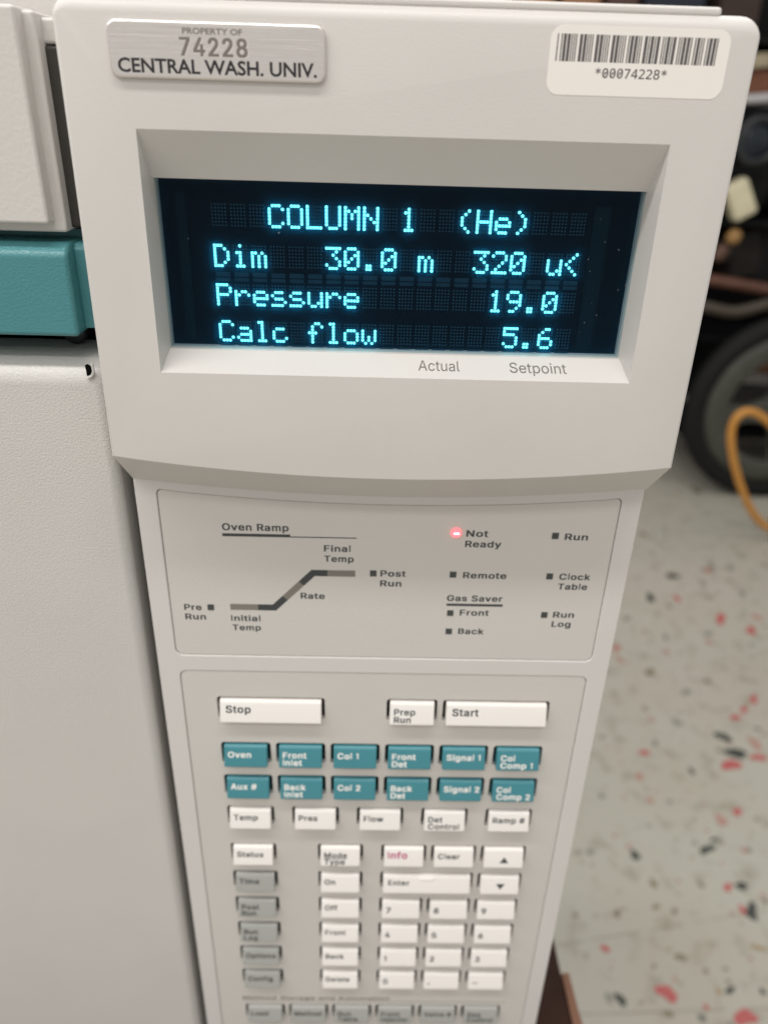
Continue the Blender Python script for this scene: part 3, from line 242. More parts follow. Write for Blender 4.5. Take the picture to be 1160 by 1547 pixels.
GLYPH = {'A':[480,[[324,199,155,199,191,302,213,371,239,456,264,372,287,302],[344,142,395,0,463,0,276,509,201,509,16,0,85,0,135,142]]],'c':[396,[[130,80,118,98,108,117,102,139,98,163,96,187,98,212,102,236,108,258,118,278,130,296,145,310,163,321,184,328,207,330,242,325,270,311,290,289,303,262,362,277,340,322,305,356,260,377,207,384,175,382,144,373,117,360,93,341,72,318,56,291,44,260,37,225,34,187,37,150,44,116,56,85,72,58,93,35,117,16,144,3,175,-6,207,-8,261,-1,306,21,341,56,363,102,304,117,292,89,271,66,243,52,207,46,184,49,163,55,145,66]]],'t':[227,[[138,-1,168,-4,192,-3,213,2,202,54,185,51,170,50,156,51,144,55,136,61,131,70,127,83,126,98,126,327,204,327,204,379,126,379,126,471,65,471,65,379,6,379,6,327,65,327,65,93,68,65,77,40,92,21,112,7]]],'u':[410,[[200,50,176,53,154,61,137,75,124,93,116,117,114,144,114,379,53,379,53,139,54,109,60,82,69,59,81,39,97,23,115,11,135,2,158,-3,182,-5,209,-3,235,5,257,17,277,35,294,60,298,70,298,0,357,0,357,379,296,379,296,153,295,132,290,113,283,97,274,83,262,71,249,62,234,55,217,51]]],'a':[389,[[312,336,300,350,286,360,239,379,194,384,133,375,114,368,95,358,79,346,64,331,51,312,41,291,100,274,118,301,149,322,196,331,240,322,267,297,276,257,276,255,274,246,271,240,265,235,234,227,178,220,125,211,78,193,64,184,53,173,43,161,36,146,32,128,30,108,32,85,38,63,48,45,60,29,76,15,94,5,115,-2,137,-7,160,-9,215,1,252,25,272,52,277,52,277,0,337,0,337,251,335,278,330,301,322,320],[228,59,211,51,192,47,170,45,130,52,102,72,92,105,93,118,97,130,103,139,134,159,175,168,200,171,231,176,259,182,276,190,276,138,274,123,270,107,263,93,254,80,242,68]]],'l':[189,[[62,37,74,20,90,8,113,0,139,-2,162,-1,181,3,170,54,160,53,146,52,135,53,126,57,120,62,114,99,114,509,53,509,53,84,55,59]]],'S':[447,[[75,448,62,425,54,400,52,372,56,341,67,313,86,289,112,269,145,252,184,239,245,222,296,205,332,179,339,168,344,154,346,139,344,122,338,106,329,92,318,79,303,69,286,60,267,54,246,50,224,49,166,59,150,66,135,76,123,88,114,102,108,118,104,137,38,137,42,109,51,83,64,60,81,40,103,23,128,9,156,-1,189,-7,224,-9,260,-7,294,0,323,11,348,25,370,43,386,64,399,86,406,112,408,139,407,160,402,180,395,198,359,238,312,264,264,279,212,293,169,308,131,334,122,345,117,360,115,376,117,391,121,405,129,418,139,430,152,440,167,448,185,454,204,457,225,459,254,456,280,449,302,437,320,422,332,401,337,378,401,378,398,403,390,427,377,449,361,468,340,484,316,498,289,507,259,514,227,516,195,514,165,508,138,498,113,484,92,467]]],'e':[404,[[227,328,246,323,263,314,277,302,289,286,298,269,304,249,308,226,308,221,97,221,97,231,102,251,109,270,119,286,131,301,146,313,164,323,184,328,205,330],[205,384,173,382,142,373,115,359,91,341,71,317,55,290,44,259,36,224,34,187,36,150,44,115,56,85,72,58,93,35,117,16,145,3,177,-6,212,-8,237,-7,261,-3,283,4,302,14,320,26,335,39,348,55,358,72,365,91,306,105,285,73,254,53,212,46,190,48,169,53,151,61,135,73,121,88,110,106,102,127,98,151,97,169,371,169,371,194,370,226,365,256,357,282,347,304,334,324,319,341,303,355,285,366,266,374]]],'p':[424,[[316,117,306,97,294,79,279,66,262,55,242,49,220,47,199,49,179,55,162,65,147,78,135,95,125,115,118,137,114,163,113,189,114,216,118,241,125,263,134,282,147,299,161,312,178,322,198,328,220,330,242,328,263,322,280,311,294,298,307,281,316,261,323,239,327,215,328,189,327,164,323,139],[390,189,388,227,381,262,370,293,355,319,335,343,313,361,288,374,259,382,229,384,207,383,187,379,171,373,137,346,118,319,112,319,112,379,53,379,53,-143,114,-143,114,59,118,59,138,31,173,4,189,-3,208,-7,229,-8,260,-6,288,3,313,16,335,34,355,57,370,84,381,115,388,151]]],'o':[415,[[298,98,285,80,270,66,252,55,231,49,207,46,184,49,163,55,145,66,130,80,118,98,108,117,102,139,98,163,96,187,98,212,102,236,108,258,118,278,130,296,145,310,163,321,184,328,207,330,231,328,252,321,270,310,285,296,298,278,307,258,314,236,318,212,319,187,318,163,314,139,307,117],[207,384,175,382,144,373,117,360,93,341,72,318,56,291,44,260,37,225,34,187,37,150,44,116,56,85,72,58,93,35,117,16,144,3,175,-6,207,-8,240,-6,271,3,299,16,322,35,343,58,359,85,371,116,379,150,381,187,379,225,371,260,359,291,343,318,322,341,299,360,271,373,240,382]]],'i':[167,[[105,518,95,522,84,524,73,522,63,518,54,512,47,504,43,494,41,483,43,473,47,463,54,455,63,448,73,444,84,443,95,444,105,448,114,455,121,463,125,473,126,483,125,494,121,504,114,512],[53,379,53,0,114,0,114,379]]],'n':[410,[[341,321,328,340,313,356,295,369,275,377,252,383,227,384,200,382,175,374,152,362,132,344,116,319,112,310,112,379,53,379,53,0,114,0,114,227,115,247,119,266,126,283,136,297,147,308,161,317,176,324,193,328,210,329,234,326,256,318,273,304,286,286,293,262,296,235,296,0,357,0,357,240,355,271,350,298]]],'0':[453,[[320,116,306,92,290,74,272,60,250,52,227,50,203,52,182,60,163,74,147,92,134,116,123,144,115,176,111,213,109,254,111,295,115,333,123,365,134,393,147,417,163,435,182,449,203,457,227,460,250,457,272,449,290,435,306,417,320,393,330,365,338,333,342,295,344,254,342,213,338,176,330,144],[227,516,191,512,159,502,130,484,106,461,85,430,69,395,57,354,50,306,48,254,50,202,57,154,69,113,85,78,106,47,130,24,158,7,191,-3,227,-7,262,-3,295,7,323,24,348,47,368,78,384,113,396,154,403,202,405,254,403,306,396,354,384,395,368,430,347,461,323,484,295,502,262,512]]],'7':[453,[[97,0,165,0,391,449,391,509,62,509,62,452,323,452,323,448]]],'4':[453,[[109,166,311,509,247,509,40,158,40,105,282,105,282,0,343,0,343,105,413,105,413,163,343,163,343,318,282,318,282,163,109,163]]],'2':[453,[[371,318,381,372,379,398,372,423,361,445,346,465,327,483,306,497,282,507,254,513,225,516,196,513,168,507,143,496,121,482,102,463,86,442,75,418,68,391,66,362,127,362,128,381,132,398,139,413,148,427,159,438,172,447,187,454,205,458,224,460,273,449,287,441,298,431,308,419,315,405,319,389,320,371,311,327,282,282,234,229,64,47,64,0,389,0,389,57,153,57,153,60,267,180,336,259]]],'8':[453,[[117,122,115,139,117,157,122,174,130,189,140,202,154,214,169,223,186,230,206,234,226,235,246,234,266,230,283,223,298,214,312,202,322,189,330,174,335,157,337,139,335,122,331,106,323,91,313,79,300,69,285,60,268,54,248,50,226,49,205,50,185,54,167,60,152,69,139,79,129,91,121,106],[153,265,134,260,117,252,101,241,87,228,75,212,65,195,58,176,53,156,52,135,54,109,62,84,74,62,91,42,111,25,136,11,163,1,194,-5,226,-7,259,-5,290,1,317,11,341,25,362,42,378,62,391,84,398,109,401,135,399,156,395,176,387,195,377,212,365,228,351,241,336,252,318,260,300,265,300,267,323,276,343,289,359,308,372,330,379,354,382,380,379,405,373,429,361,450,346,469,328,485,306,498,282,508,255,514,226,516,198,514,170,508,146,498,124,485,105,469,90,450,79,429,73,405,70,380,73,354,80,330,93,308,109,289,129,276,153,267],[153,319,145,330,138,344,134,359,133,376,134,392,138,407,145,420,153,432,165,442,177,449,226,460,275,449,288,442,299,432,308,420,314,407,318,392,319,376,318,359,314,344,307,330,298,319,287,308,274,300,226,290,178,300,165,308]]]}
MCAP = 0.5198
MONO = {'*':[429,[[235,335,352,265,372,299,247,367,372,434,352,469,235,398,235,529,195,529,195,398,78,469,58,434,182,367,58,299,78,265,195,335,195,204,235,204]]],'0':[429,[[310,194,301,139,288,99,269,69,244,51,214,46,185,51,160,69,141,99,128,139,120,194,117,259,120,325,128,380,141,421,160,450,185,468,214,474,244,468,269,450,288,421,301,380,310,325,312,259],[214,214,226,216,238,221,247,228,255,238,260,249,261,261,260,273,255,284,247,294,237,302,226,307,214,308,202,307,191,302,182,294,174,284,170,273,168,261,170,249,174,237,181,228,191,220,202,216],[364,409,340,461,308,499,265,522,214,529,164,522,121,499,89,461,65,409,51,340,46,259,51,179,65,110,89,58,121,21,164,-3,214,-10,265,-3,308,21,340,58,364,110,378,179,383,259,378,340]]],'7':[429,[[376,490,376,520,48,520,48,461,297,461,116,0,190,0]]],'4':[429,[[326,520,244,520,36,190,36,124,256,124,256,0,326,0,326,124,395,124,395,181,326,181],[256,456,256,181,92,181]]],'2':[429,[[57,424,131,459,197,470,225,467,249,459,268,445,282,427,290,404,293,377,292,359,288,341,281,323,234,255,167,180,53,59,53,0,369,0,369,59,130,59,243,179,299,242,320,268,337,293,350,315,358,338,364,360,365,382,360,423,344,459,319,489,285,511,243,525,196,529,128,521,57,495]]],'8':[429,[[367,433,353,466,329,493,298,513,259,525,214,529,170,525,131,513,100,493,77,466,62,433,58,394,61,367,69,341,83,319,102,300,126,286,153,276,121,266,94,250,73,230,58,204,49,173,46,139,50,96,66,59,90,29,124,8,166,-6,214,-10,263,-6,305,8,339,30,364,59,379,97,384,140,381,174,371,205,356,230,335,250,308,266,276,276,304,286,327,300,346,319,360,341,369,367,372,394],[313,146,310,117,302,91,287,71,268,57,243,48,214,45,186,48,162,57,142,72,128,91,119,117,116,146,119,176,128,201,142,221,161,235,186,244,214,247,243,244,268,235,287,220,301,201,310,175],[214,302,189,305,167,312,150,324,138,341,130,362,128,388,130,414,138,436,150,452,167,465,189,472,214,475,240,473,263,465,279,453,292,436,299,414,302,388,299,362,292,341,279,324,262,312,240,305]]]}
_tc = {}
CAP = .682
BOLD['I'] = [165, [[42, 0, 132, 0, 132, 523, 42, 523]]]
BOLD['l'] = [160, [[40, 0, 128, 0, 128, 552, 40, 552]]]
BOLD['1'] = [270, [[120, 0, 212, 0, 212, 523, 140, 523, 40, 455, 40, 365, 120, 412]]]
TABLES = {}
def text_raw(s, off, font='bold'):
    """outline text -> (verts, faces, width) scaled so that a capital is CAP high; glyphs filled one by one"""
    k = (s, off, font)
    if k in _tc: return _tc[k]
    V, F = [], []
    def fill(cu, dx, sc):
        t = bpy.data.objects.new('tmp', cu); COL.objects.link(t)
        dg = bpy.context.evaluated_depsgraph_get(); dg.update()
        me = bpy.data.meshes.new_from_object(t.evaluated_get(dg))
        n = len(V)
        V.extend([(dx+v.co.x*sc, v.co.y*sc) for v in me.vertices]); F.extend([tuple(n+i for i in p.vertices) for p in me.polygons])
        bpy.data.objects.remove(t); bpy.data.curves.remove(cu); bpy.data.meshes.remove(me)
    if font == 'round':
        cu = bpy.data.curves.new('t', 'FONT'); cu.body = s; cu.size = 1; cu.offset = off; cu.resolution_u = 3
        fill(cu, 0, 1)
    else:
        table, cap, trk = {'bold': (BOLD, BCAP, 44), 'sans': (GLYPH, GCAP, 4), 'mono': (MONO, MCAP, 0)}[font]
        x = 0
        for ch in s:
            adv, cs = table[ch]
            if cs:
                if (font, ch, off) not in TABLES:
                    cu = bpy.data.curves.new('t', 'CURVE'); cu.dimensions = '2D'; cu.fill_mode = 'BOTH'; cu.offset = off
                    for c in cs:
                        sp = cu.splines.new('POLY'); sp.points.add(len(c)//2-1); sp.use_cyclic_u = True
                        for q, i in zip(sp.points, range(0, len(c), 2)): q.co = (c[i]/1000, c[i+1]/1000, 0, 1)
                    v0, f0 = V, F
                    V, F = [], []
                    t = bpy.data.objects.new('tmp', cu); COL.objects.link(t)
                    dg = bpy.context.evaluated_depsgraph_get(); dg.update()
                    me = bpy.data.meshes.new_from_object(t.evaluated_get(dg))
                    TABLES[(font, ch, off)] = ([(v.co.x, v.co.y) for v in me.vertices], [tuple(p.vertices) for p in me.polygons])
                    bpy.data.objects.remove(t); bpy.data.curves.remove(cu); bpy.data.meshes.remove(me)
                    V, F = v0, f0
                gv, gf = TABLES[(font, ch, off)]
                n = len(V); sc = CAP/cap
                V.extend([(x+vx*sc, vy*sc) for vx, vy in gv]); F.extend([tuple(n+i for i in q) for q in gf])
            x += (adv+trk)/1000*CAP/cap
    x0 = min(v[0] for v in V); x1 = max(v[0] for v in V)
    _tc[k] = ([(v[0]-x0, v[1]) for v in V], F, x1-x0)
    return _tc[k]
CAP = .682
def letters(lines, off=0, wf=1.03, font='bold'):
    """lines of (string, x0, baseline z, cap height, width or None) -> verts (x,z) mm, faces"""
    V, F = [], []
    for (s, x0, zb, cap, width) in lines:
        vs, fs, w = text_raw(s, off, font)
        sx = cap/CAP*wf if width is None else width/w
        k = len(V)
        V += [(x0+x*sx, zb+y*cap/CAP) for x, y in vs]
        F += [tuple(k+i for i in q) for q in fs]
    return V, F
def rects(V, F, rs):
    for (x0, x1, z0, z1) in rs:
        k = len(V); V += [(x0, z0), (x1, z0), (x1, z1), (x0, z1)]; F.append((k, k+1, k+2, k+3))
    return V, F
def printed(name, VF, conv, m, parent, loc=None):
    V, F = VF
    me = mesh(name, [conv(x, z) for x, z in V], F)
    return link(name, me, m, parent, loc)

# ================================================================== THE ROOM
FL = -1150.0
def floor_mat():
    M = bpy.data.materials.new('speckled_vinyl_floor'); M.use_nodes = True; nt = M.node_tree; b = nt.nodes['Principled BSDF']
    tc = nt.nodes.new('ShaderNodeTexCoord')
    def noise(sc, det=5):
        n = nt.nodes.new('ShaderNodeTexNoise'); n.inputs['Scale'].default_value = sc; n.inputs['Detail'].default_value = det
        nt.links.new(tc.outputs['Object'], n.inputs['Vector']); return n
    def mix(fac, a, bb):
        x = nt.nodes.new('ShaderNodeMix'); x.data_type = 'RGBA'
        if isinstance(fac, float): x.inputs[0].default_value = fac
        else: nt.links.new(fac, x.inputs[0])
        for i, c in ((6, a), (7, bb)):
            if isinstance(c, tuple): x.inputs[i].default_value = (*c, 1)
            else: nt.links.new(c, x.inputs[i])
        return x.outputs[2]
    def ramp(src, lo, hi, a=0, c=1):
        r = nt.nodes.new('ShaderNodeMapRange'); r.inputs[1].default_value = lo; r.inputs[2].default_value = hi
        r.inputs[3].default_value = a; r.inputs[4].default_value = c; nt.links.new(src, r.inputs[0]); return r.outputs[0]
    c = mix(ramp(noise(5).outputs['Fac'], .35, .65), (.45, .425, .355), (.465, .455, .39))
    c = mix(ramp(noise(1.7, 4).outputs['Fac'], .5, .72), c, (.49, .45, .395))
    c = mix(ramp(noise(22, 6).outputs['Fac'], .54, .74, 0, .6), c, (.24, .205, .145))
    for sc, thr, col in ((34, .16, (.20, .17, .12)), (46, .12, (.36, .10, .09)), (26, .13, (.10, .10, .085)), (60, .2, (.30, .27, .2))):
        v = nt.nodes.new('ShaderNodeTexVoronoi'); v.inputs['Scale'].default_value = sc
        nt.links.new(tc.outputs['Object'], v.inputs['Vector'])
        sep = nt.nodes.new('ShaderNodeSeparateColor'); nt.links.new(v.outputs['Color'], sep.inputs[0])
        sel = ramp(sep.outputs[0], .84, .86)
        d = ramp(v.outputs['Distance'], thr, thr*1.6, 1, 0)
        mu = nt.nodes.new('ShaderNodeMath'); mu.operation = 'MULTIPLY'; nt.links.new(sel, mu.inputs[0]); nt.links.new(d, mu.inputs[1])
        mv = nt.nodes.new('ShaderNodeMath'); mv.operation = 'MULTIPLY'; nt.links.new(mu.outputs[0], mv.inputs[0]); mv.inputs[1].default_value = .75
        c = mix(mv.outputs[0], c, col)
    nt.links.new(c, b.inputs['Base Color'])
    b.inputs['Roughness'].default_value = .38
    bp = nt.nodes.new('ShaderNodeBump'); bp.inputs['Strength'].default_value = .15; bp.inputs['Distance'].default_value = .002
    nt.links.new(noise(9).outputs['Fac'], bp.inputs['Height']); nt.links.new(bp.outputs[0], b.inputs['Normal'])
    return M
chip_mats = [mat('black_chip', (.055, .06, .052), .45), mat('red_chip', (.47, .115, .11), .45), mat('faded_red_chip', (.44, .25, .21), .45),
             mat('grey_chip', (.28, .27, .23), .45), mat('brown_chip', (.24, .205, .14), .45), mat('ochre_scuff', (.36, .26, .14), .5), mat('seam_dirt', (.27, .24, .18), .6)]
CHIPS = [(0, 756, 1211, 13, 12), (0, 763, 1164, 22, 10), (1, 740, 1132, 17, 13), (2, 816, 1193, 9, 14), (1, 807, 1154, 12, 9), (1, 574, 1163, 8, 7), (3, 605, 1191, 6, 9), (2, 544, 1098, 9, 7), (0, 654, 1114, 5, 6), (2, 547, 1040, 6, 6), (3, 584, 1036, 4, 5), (1, 704, 1015, 8, 8), (2, 665, 995, 10, 9), (0, 614, 930, 12, 7), (0, 635, 951, 6, 4), (3, 597, 944, 4, 4), (2, 680, 929, 4, 6), (0, 481, 917, 8, 7), (2, 476, 935, 4, 4), (3, 403, 922, 7, 5), (4, 496, 861, 6, 6), (4, 576, 860, 4, 5), (1, 620, 855, 6, 7), (0, 645, 858, 9, 6), (2, 674, 841, 3, 4), (1, 628, 814, 5, 7), (0, 642, 811, 9, 12), (4, 418, 805, 6, 6), (4, 487, 818, 4, 5), (4, 514, 810, 5, 4), (1, 383, 745, 6, 5), (4, 496, 733, 6, 6), (4, 450, 718, 3, 3), (4, 560, 715, 3, 3), (1, 457, 678, 11, 11), (0, 385, 667, 6, 8), (3, 368, 670, 4, 8), (0, 554, 683, 7, 4), (0, 602, 681, 4, 4), (5, 536, 681, 4, 4), (1, 508, 658, 4, 3), (4, 449, 648, 6, 5), (1, 560, 644, 12, 11), (5, 627, 749, 13, 3), (0, 867, 1847, 11, 15), (0, 769, 1735, 10, 17), (1, 841, 1733, 7, 14), (3, 675, 1636, 8, 12), (1, 614, 1510, 6, 11), (2, 609, 1465, 7, 12), (1, 924, 1641, 10, 22), (1, 982, 1592, 12, 14), (2, 984, 1882, 9, 16), (3, 1002, 1907, 9, 16), (3, 1055, 1899, 8, 16), (3, 941, 1814, 7, 15), (3, 1032, 1763, 7, 14), (2, 1024, 1652, 8, 15), (3, 750, 1557, 7, 11), (3, 865, 1576, 8, 12), (2, 731, 1498, 6, 9), (2, 854, 1540, 6, 10), (4, 667, 1421, 10, 11), (3, 730, 1353, 7, 11), (1, 873, 1330, 8, 12), (1, 837, 1296, 7, 9), (1, 807, 1271, 8, 9), (3, 674, 1254, 13, 7), (2, 619, 1260, 5, 7), (4, 792, 1391, 6, 10), (4, 858, 2090, 8, 15), (4, 1149, 2419, 16, 20)]
fv = [P(-4000, -3000, FL), P(5000, -3000, FL), P(5000, 5200, FL), P(-4000, 5200, FL)]
ff = [(0, 1, 2, 3)]; fm = [0]
for (k, cx, cy, rx, ry) in CHIPS:
    n = 11; ph = random.random()*6.28; base = len(fv); rot = random.uniform(-.6, .6)
    for i in range(n):
        a = 2*math.pi*i/n; q = 1+.28*math.sin(2*a+ph)+.16*math.sin(3*a+2*ph)+random.uniform(-.12, .12)
        u, w = 1.2*rx*q*math.cos(a), 1.2*ry*q*math.sin(a)
        fv.append(P(cx+u*math.cos(rot)-w*math.sin(rot), cy+u*math.sin(rot)+w*math.cos(rot), FL+.8))
    ff.append(tuple(range(base, base+n))); fm.append(k+1)
def seam(x0, y0, x1, y1, w=2.2, n=26):
    for i in range(n):
        if random.random() < .15: continue
        a, c = i/n, (i+1)/n; base = len(fv)
        ax, ay = x0+(x1-x0)*a, y0+(y1-y0)*a; bx, by = x0+(x1-x0)*c, y0+(y1-y0)*c
        h = w*random.uniform(.4, 1.0)/2
        fv.extend([P(ax, ay-h, FL+.5), P(bx, by-h, FL+.5), P(bx, by+h, FL+.5), P(ax, ay+h, FL+.5)])
        ff.append((base, base+1, base+2, base+3)); fm.append(7)
seam(150, 722, 520, 787); seam(520, 787, 760, 830, 1.4); seam(170, 641, 900, 668, 1.8); seam(300, 900, 330, 1600, 1.2)
me = mesh('floor', fv, ff); me.materials.append(floor_mat())
for cm in chip_mats: me.materials.append(cm)
for p, k in zip(me.polygons, fm): p.material_index = k
for p in me.polygons:
    if p.normal.z < 0: p.flip()
fl = link('floor', me); tag(fl, kind='structure')

# ------------------------------------------------------------------ work table
WOOD = mat('dark_brown_laminate', (.034, .0135, .008), .6, spec=.15, bump=(300, .3, .0005), mottle=.4)
RAWWOOD = mat('worn_wood_edge', (.20, .088, .046), .6, bump=(200, .4, .0006), mottle=.15)
tb = empty('work_table', P(-350, 500, FL), 'dark brown wooden table with a worn paler edge strip under the beige instrument', 'table')
TT = -450
box('tabletop', (-800, 119.5, 120, 900, TT-28, TT), WOOD, tb, 1)
prism_pts = [(119.7, 150), (133, 150), (127.2, 225), (124.6, 255), (123.8, 276), (119.7, 276)]
v = [P(x, y, TT-26) for x, y in prism_pts]+[P(x, y, TT+1) for x, y in prism_pts]
n = len(prism_pts)
link('edge_strip', fix(mesh('edge_strip', v, [tuple(range(n)), tuple(range(2*n-1, n-1, -1))]+[(i, i+n, (i+1) % n+n, (i+1) % n) for i in range(n)])), RAWWOOD, tb)
for lx, ly in ((-770, 160), (80, 160), (-770, 860), (80, 860)):
    box('leg', (lx-25, lx+25, ly-25, ly+25, FL, TT-28.2), WOOD, tb, 2)

# ------------------------------------------------------------------ wall and rack far behind
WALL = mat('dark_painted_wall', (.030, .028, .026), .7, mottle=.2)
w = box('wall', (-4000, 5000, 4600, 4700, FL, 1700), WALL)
tag(w, 'dark wall closing the room far behind the instrument', 'wall')
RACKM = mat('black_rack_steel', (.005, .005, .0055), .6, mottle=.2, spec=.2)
rk = empty('storage_rack', P(1300, 3000, FL), 'black steel rack crowded with dark equipment behind the large wheel', 'rack')
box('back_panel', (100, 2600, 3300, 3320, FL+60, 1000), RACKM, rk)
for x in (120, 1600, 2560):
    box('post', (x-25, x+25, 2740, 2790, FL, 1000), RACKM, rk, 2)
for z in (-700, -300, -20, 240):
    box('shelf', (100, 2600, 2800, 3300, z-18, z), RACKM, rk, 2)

def thing(name, me, m, label, cat, group=None):
    o = link(name, me, m); return tag(o, label, cat, group)
CREAM = mat('cream_plastic', (.70, .64, .45), .45, mottle=.05)
def rot_box(cx, cy, cz, sx, sy, sz, ry, rz=0, rx=0):
    M = Matrix.Translation(P(cx, cy, cz)) @ Matrix.Rotation(math.radians(ry), 4, 'Y') @ Matrix.Rotation(math.radians(rz), 4, 'Z') @ Matrix.Rotation(math.radians(rx), 4, 'X')
    me = box_mesh('b', [(-sx/2, sx/2, -sy/2, sy/2, -sz/2, sz/2)], lambda x, y, z: M @ Vector((x*MM, y*MM, z*MM)))
    return me
o = thing('cream_block', rot_box(1188, 2690, -222, 78, 60, 122, -30), CREAM, 'cream coloured block hanging tilted against the black rack', 'block'); bevel(o, 14)
box_me = rot_box(1200, 2690, -338, 46, 40, 50, 20)
o = thing('amber_knob', box_me, mat('amber_plastic', (.36, .20, .07), .4), 'small amber lump just below the tilted cream block', 'knob'); bevel(o, 20, 4)
o = thing('brown_knob', rot_box(1170, 2700, -392, 44, 40, 60, 30), mat('brown_plastic', (.11, .055, .035), .5), 'dull brown lump below the amber one beside the panel edge', 'knob'); bevel(o, 18, 4)
o = thing('copper_pipe', tube_mesh('copper_pipe', [(900, 2690, -452), (1120, 2690, -476), (1260, 2690, -492), (1500, 2690, -528), (1900, 2690, -560)], 20), mat('reddish_pipe', (.13, .058, .038), .45, mottle=.2),
          'reddish brown pipe running level above the large wheel', 'pipe')
o = thing('hose_pipe', tube_mesh('hose_pipe', [(1000, 2650, -545), (1150, 2650, -560), (1230, 2650, -590), (1310, 2650, -560), (1450, 2650, -520), (1800, 2650, -540)], 20), mat('olive_hose', (.075, .062, .045), .5),
          'dull olive hose sagging just over the top of the wheel', 'hose')
# round dark lens in a grey ring
def lathe_y(name, prof, cx, cy, cz, m, parent=None, seg=40):      # prof: (radius, y offset)
    v, f = [], []
    for r, dy in prof:
        for i in range(seg):
            a = 2*math.pi*i/seg; v.append(P(cx+r*math.cos(a), cy+dy, cz+r*math.sin(a)))
    for j in range(len(prof)-1):
        for i in range(seg):
            f.append((j*seg+i, j*seg+(i+1) % seg, (j+1)*seg+(i+1) % seg, (j+1)*seg+i))
    o = link(name, fix(mesh(name, v, f)), m, parent)
    for p in o.data.polygons: p.use_smooth = True
    return o
gz = -48
gg = empty('round_gauge', P(1200, 2680, gz), 'round dark blue lens in a grey ring on the rack above the cream block', 'gauge')
lathe_y('ring', [(52, -20), (66, -24), (74, -14), (74, 60), (50, 60), (50, -10), (52, -20)], 1200, 2680, gz, mat('grey_ring', (.03, .033, .036), .4, metal=.3), gg)
lathe_y('lens', [(51, -6), (36, -12), (18, -16), (.5, -17)], 1200, 2680, gz, mat('blue_lens', (.006, .012, .02), .2), gg)
box('mount', (1120, 1290, 2745, 2800, gz-110, gz+95), mat('gauge_mount', (.006, .006, .007), .5, spec=.2), gg, 8)
thing('chrome_tube', tube_mesh('chrome_tube', [(1040, 2690, 62), (1160, 2690, 60), (1240, 2690, 78), (1500, 2690, 96), (1800, 2690, 100)], 17), mat('chrome', (.75, .73, .74), .18, metal=1),
      'bright chrome tube crossing the rack above the round lens', 'tube')
o = thing('carton', rot_box(1215, 2890, 118, 200, 180, 70, 0, 12), mat('rust_carton', (.22, .085, .045), .7, mottle=.1), 'rusty orange box on the rack just above the chrome tube', 'box'); bevel(o, 3)
o = thing('carton', rot_box(1215, 2880, 176, 230, 190, 40, -5, 20), mat('straw_carton', (.42, .36, .24), .7, mottle=.1), 'pale straw coloured slab lying on the rusty orange box', 'box'); bevel(o, 3)
o = thing('grey_bottle', rot_box(1290, 2880, 60, 60, 60, 110, 18), mat('grey_bottle_plastic', (.12, .11, .125), .4), 'grey upright container beside the rusty orange box', 'container'); bevel(o, 12)
for i, (x, z, sx, sz, c, lab) in enumerate((
        (455, 320, 90, 160, (.42, .22, .11), 'tan cardboard box on the top rack shelf peeking over the instrument'),
        (580, 325, 110, 170, (.34, .17, .085), 'brown cardboard box right of the tan one over the instrument top'),
        (700, 315, 90, 150, (.09, .045, .035), 'maroon box right of the brown box over the instrument top'),
        (860, 330, 170, 180, (.012, .016, .03), 'navy blue case on the top shelf over the panel corner'),
        (1040, 330, 120, 180, (.045, .025, .02), 'dark chestnut box at the right end of the top shelf row'))):
    o = thing('carton', rot_box(x*1.07, 2900, z+2, sx*1.07, 160, sz, 0, random.uniform(-6, 6)), mat('carton_skin', c, .7, mottle=.1), lab, 'box'); bevel(o, 3)
# dark clutter on the shelves: a run of equipment boxes
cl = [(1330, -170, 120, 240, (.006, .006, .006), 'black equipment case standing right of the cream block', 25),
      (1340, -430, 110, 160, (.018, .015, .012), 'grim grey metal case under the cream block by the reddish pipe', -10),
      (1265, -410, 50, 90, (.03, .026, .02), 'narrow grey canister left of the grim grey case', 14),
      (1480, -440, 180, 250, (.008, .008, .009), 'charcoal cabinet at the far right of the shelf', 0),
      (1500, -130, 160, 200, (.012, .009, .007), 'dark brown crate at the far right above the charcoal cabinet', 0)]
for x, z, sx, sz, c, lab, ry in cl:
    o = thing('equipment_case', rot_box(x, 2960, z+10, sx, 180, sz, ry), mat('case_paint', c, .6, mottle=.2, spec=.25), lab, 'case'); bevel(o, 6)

# ------------------------------------------------------------------ large wheel of a cart
WX, WY, WZ, WR = 1352, 2400, -836, 314
wc = empty('hand_cart', P(WX, WY+150, FL), 'dark cart on a big grey spoked wheel with a black tyre', 'cart')
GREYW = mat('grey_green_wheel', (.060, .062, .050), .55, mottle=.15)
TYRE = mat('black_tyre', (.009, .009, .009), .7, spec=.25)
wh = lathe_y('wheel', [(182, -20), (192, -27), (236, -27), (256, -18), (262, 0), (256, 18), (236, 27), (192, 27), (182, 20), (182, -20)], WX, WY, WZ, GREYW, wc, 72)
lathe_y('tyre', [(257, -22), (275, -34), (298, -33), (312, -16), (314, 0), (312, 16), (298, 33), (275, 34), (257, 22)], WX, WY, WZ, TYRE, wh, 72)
for k in range(4):
    a = math.radians(96+93*k); c, s = math.cos(a), math.sin(a)
    v, f = [], []
    for r, hw in ((40, 44), (110, 28), (200, 44)):
        for dx, dy in ((-hw, -16), (hw, -16), (hw, 16), (-hw, 16)):
            v.append(P(WX+r*c-dx*s, WY+dy, WZ+r*s+dx*c))
    for j in range(2):
        for i in range(4): f.append((j*4+i, j*4+(i+1) % 4, j*4+4+(i+1) % 4, j*4+4+i))
    f += [(0, 1, 2, 3), (8, 9, 10, 11)]
    bevel(link('spoke', fix(mesh('spoke', v, f)), GREYW, wh), 6)
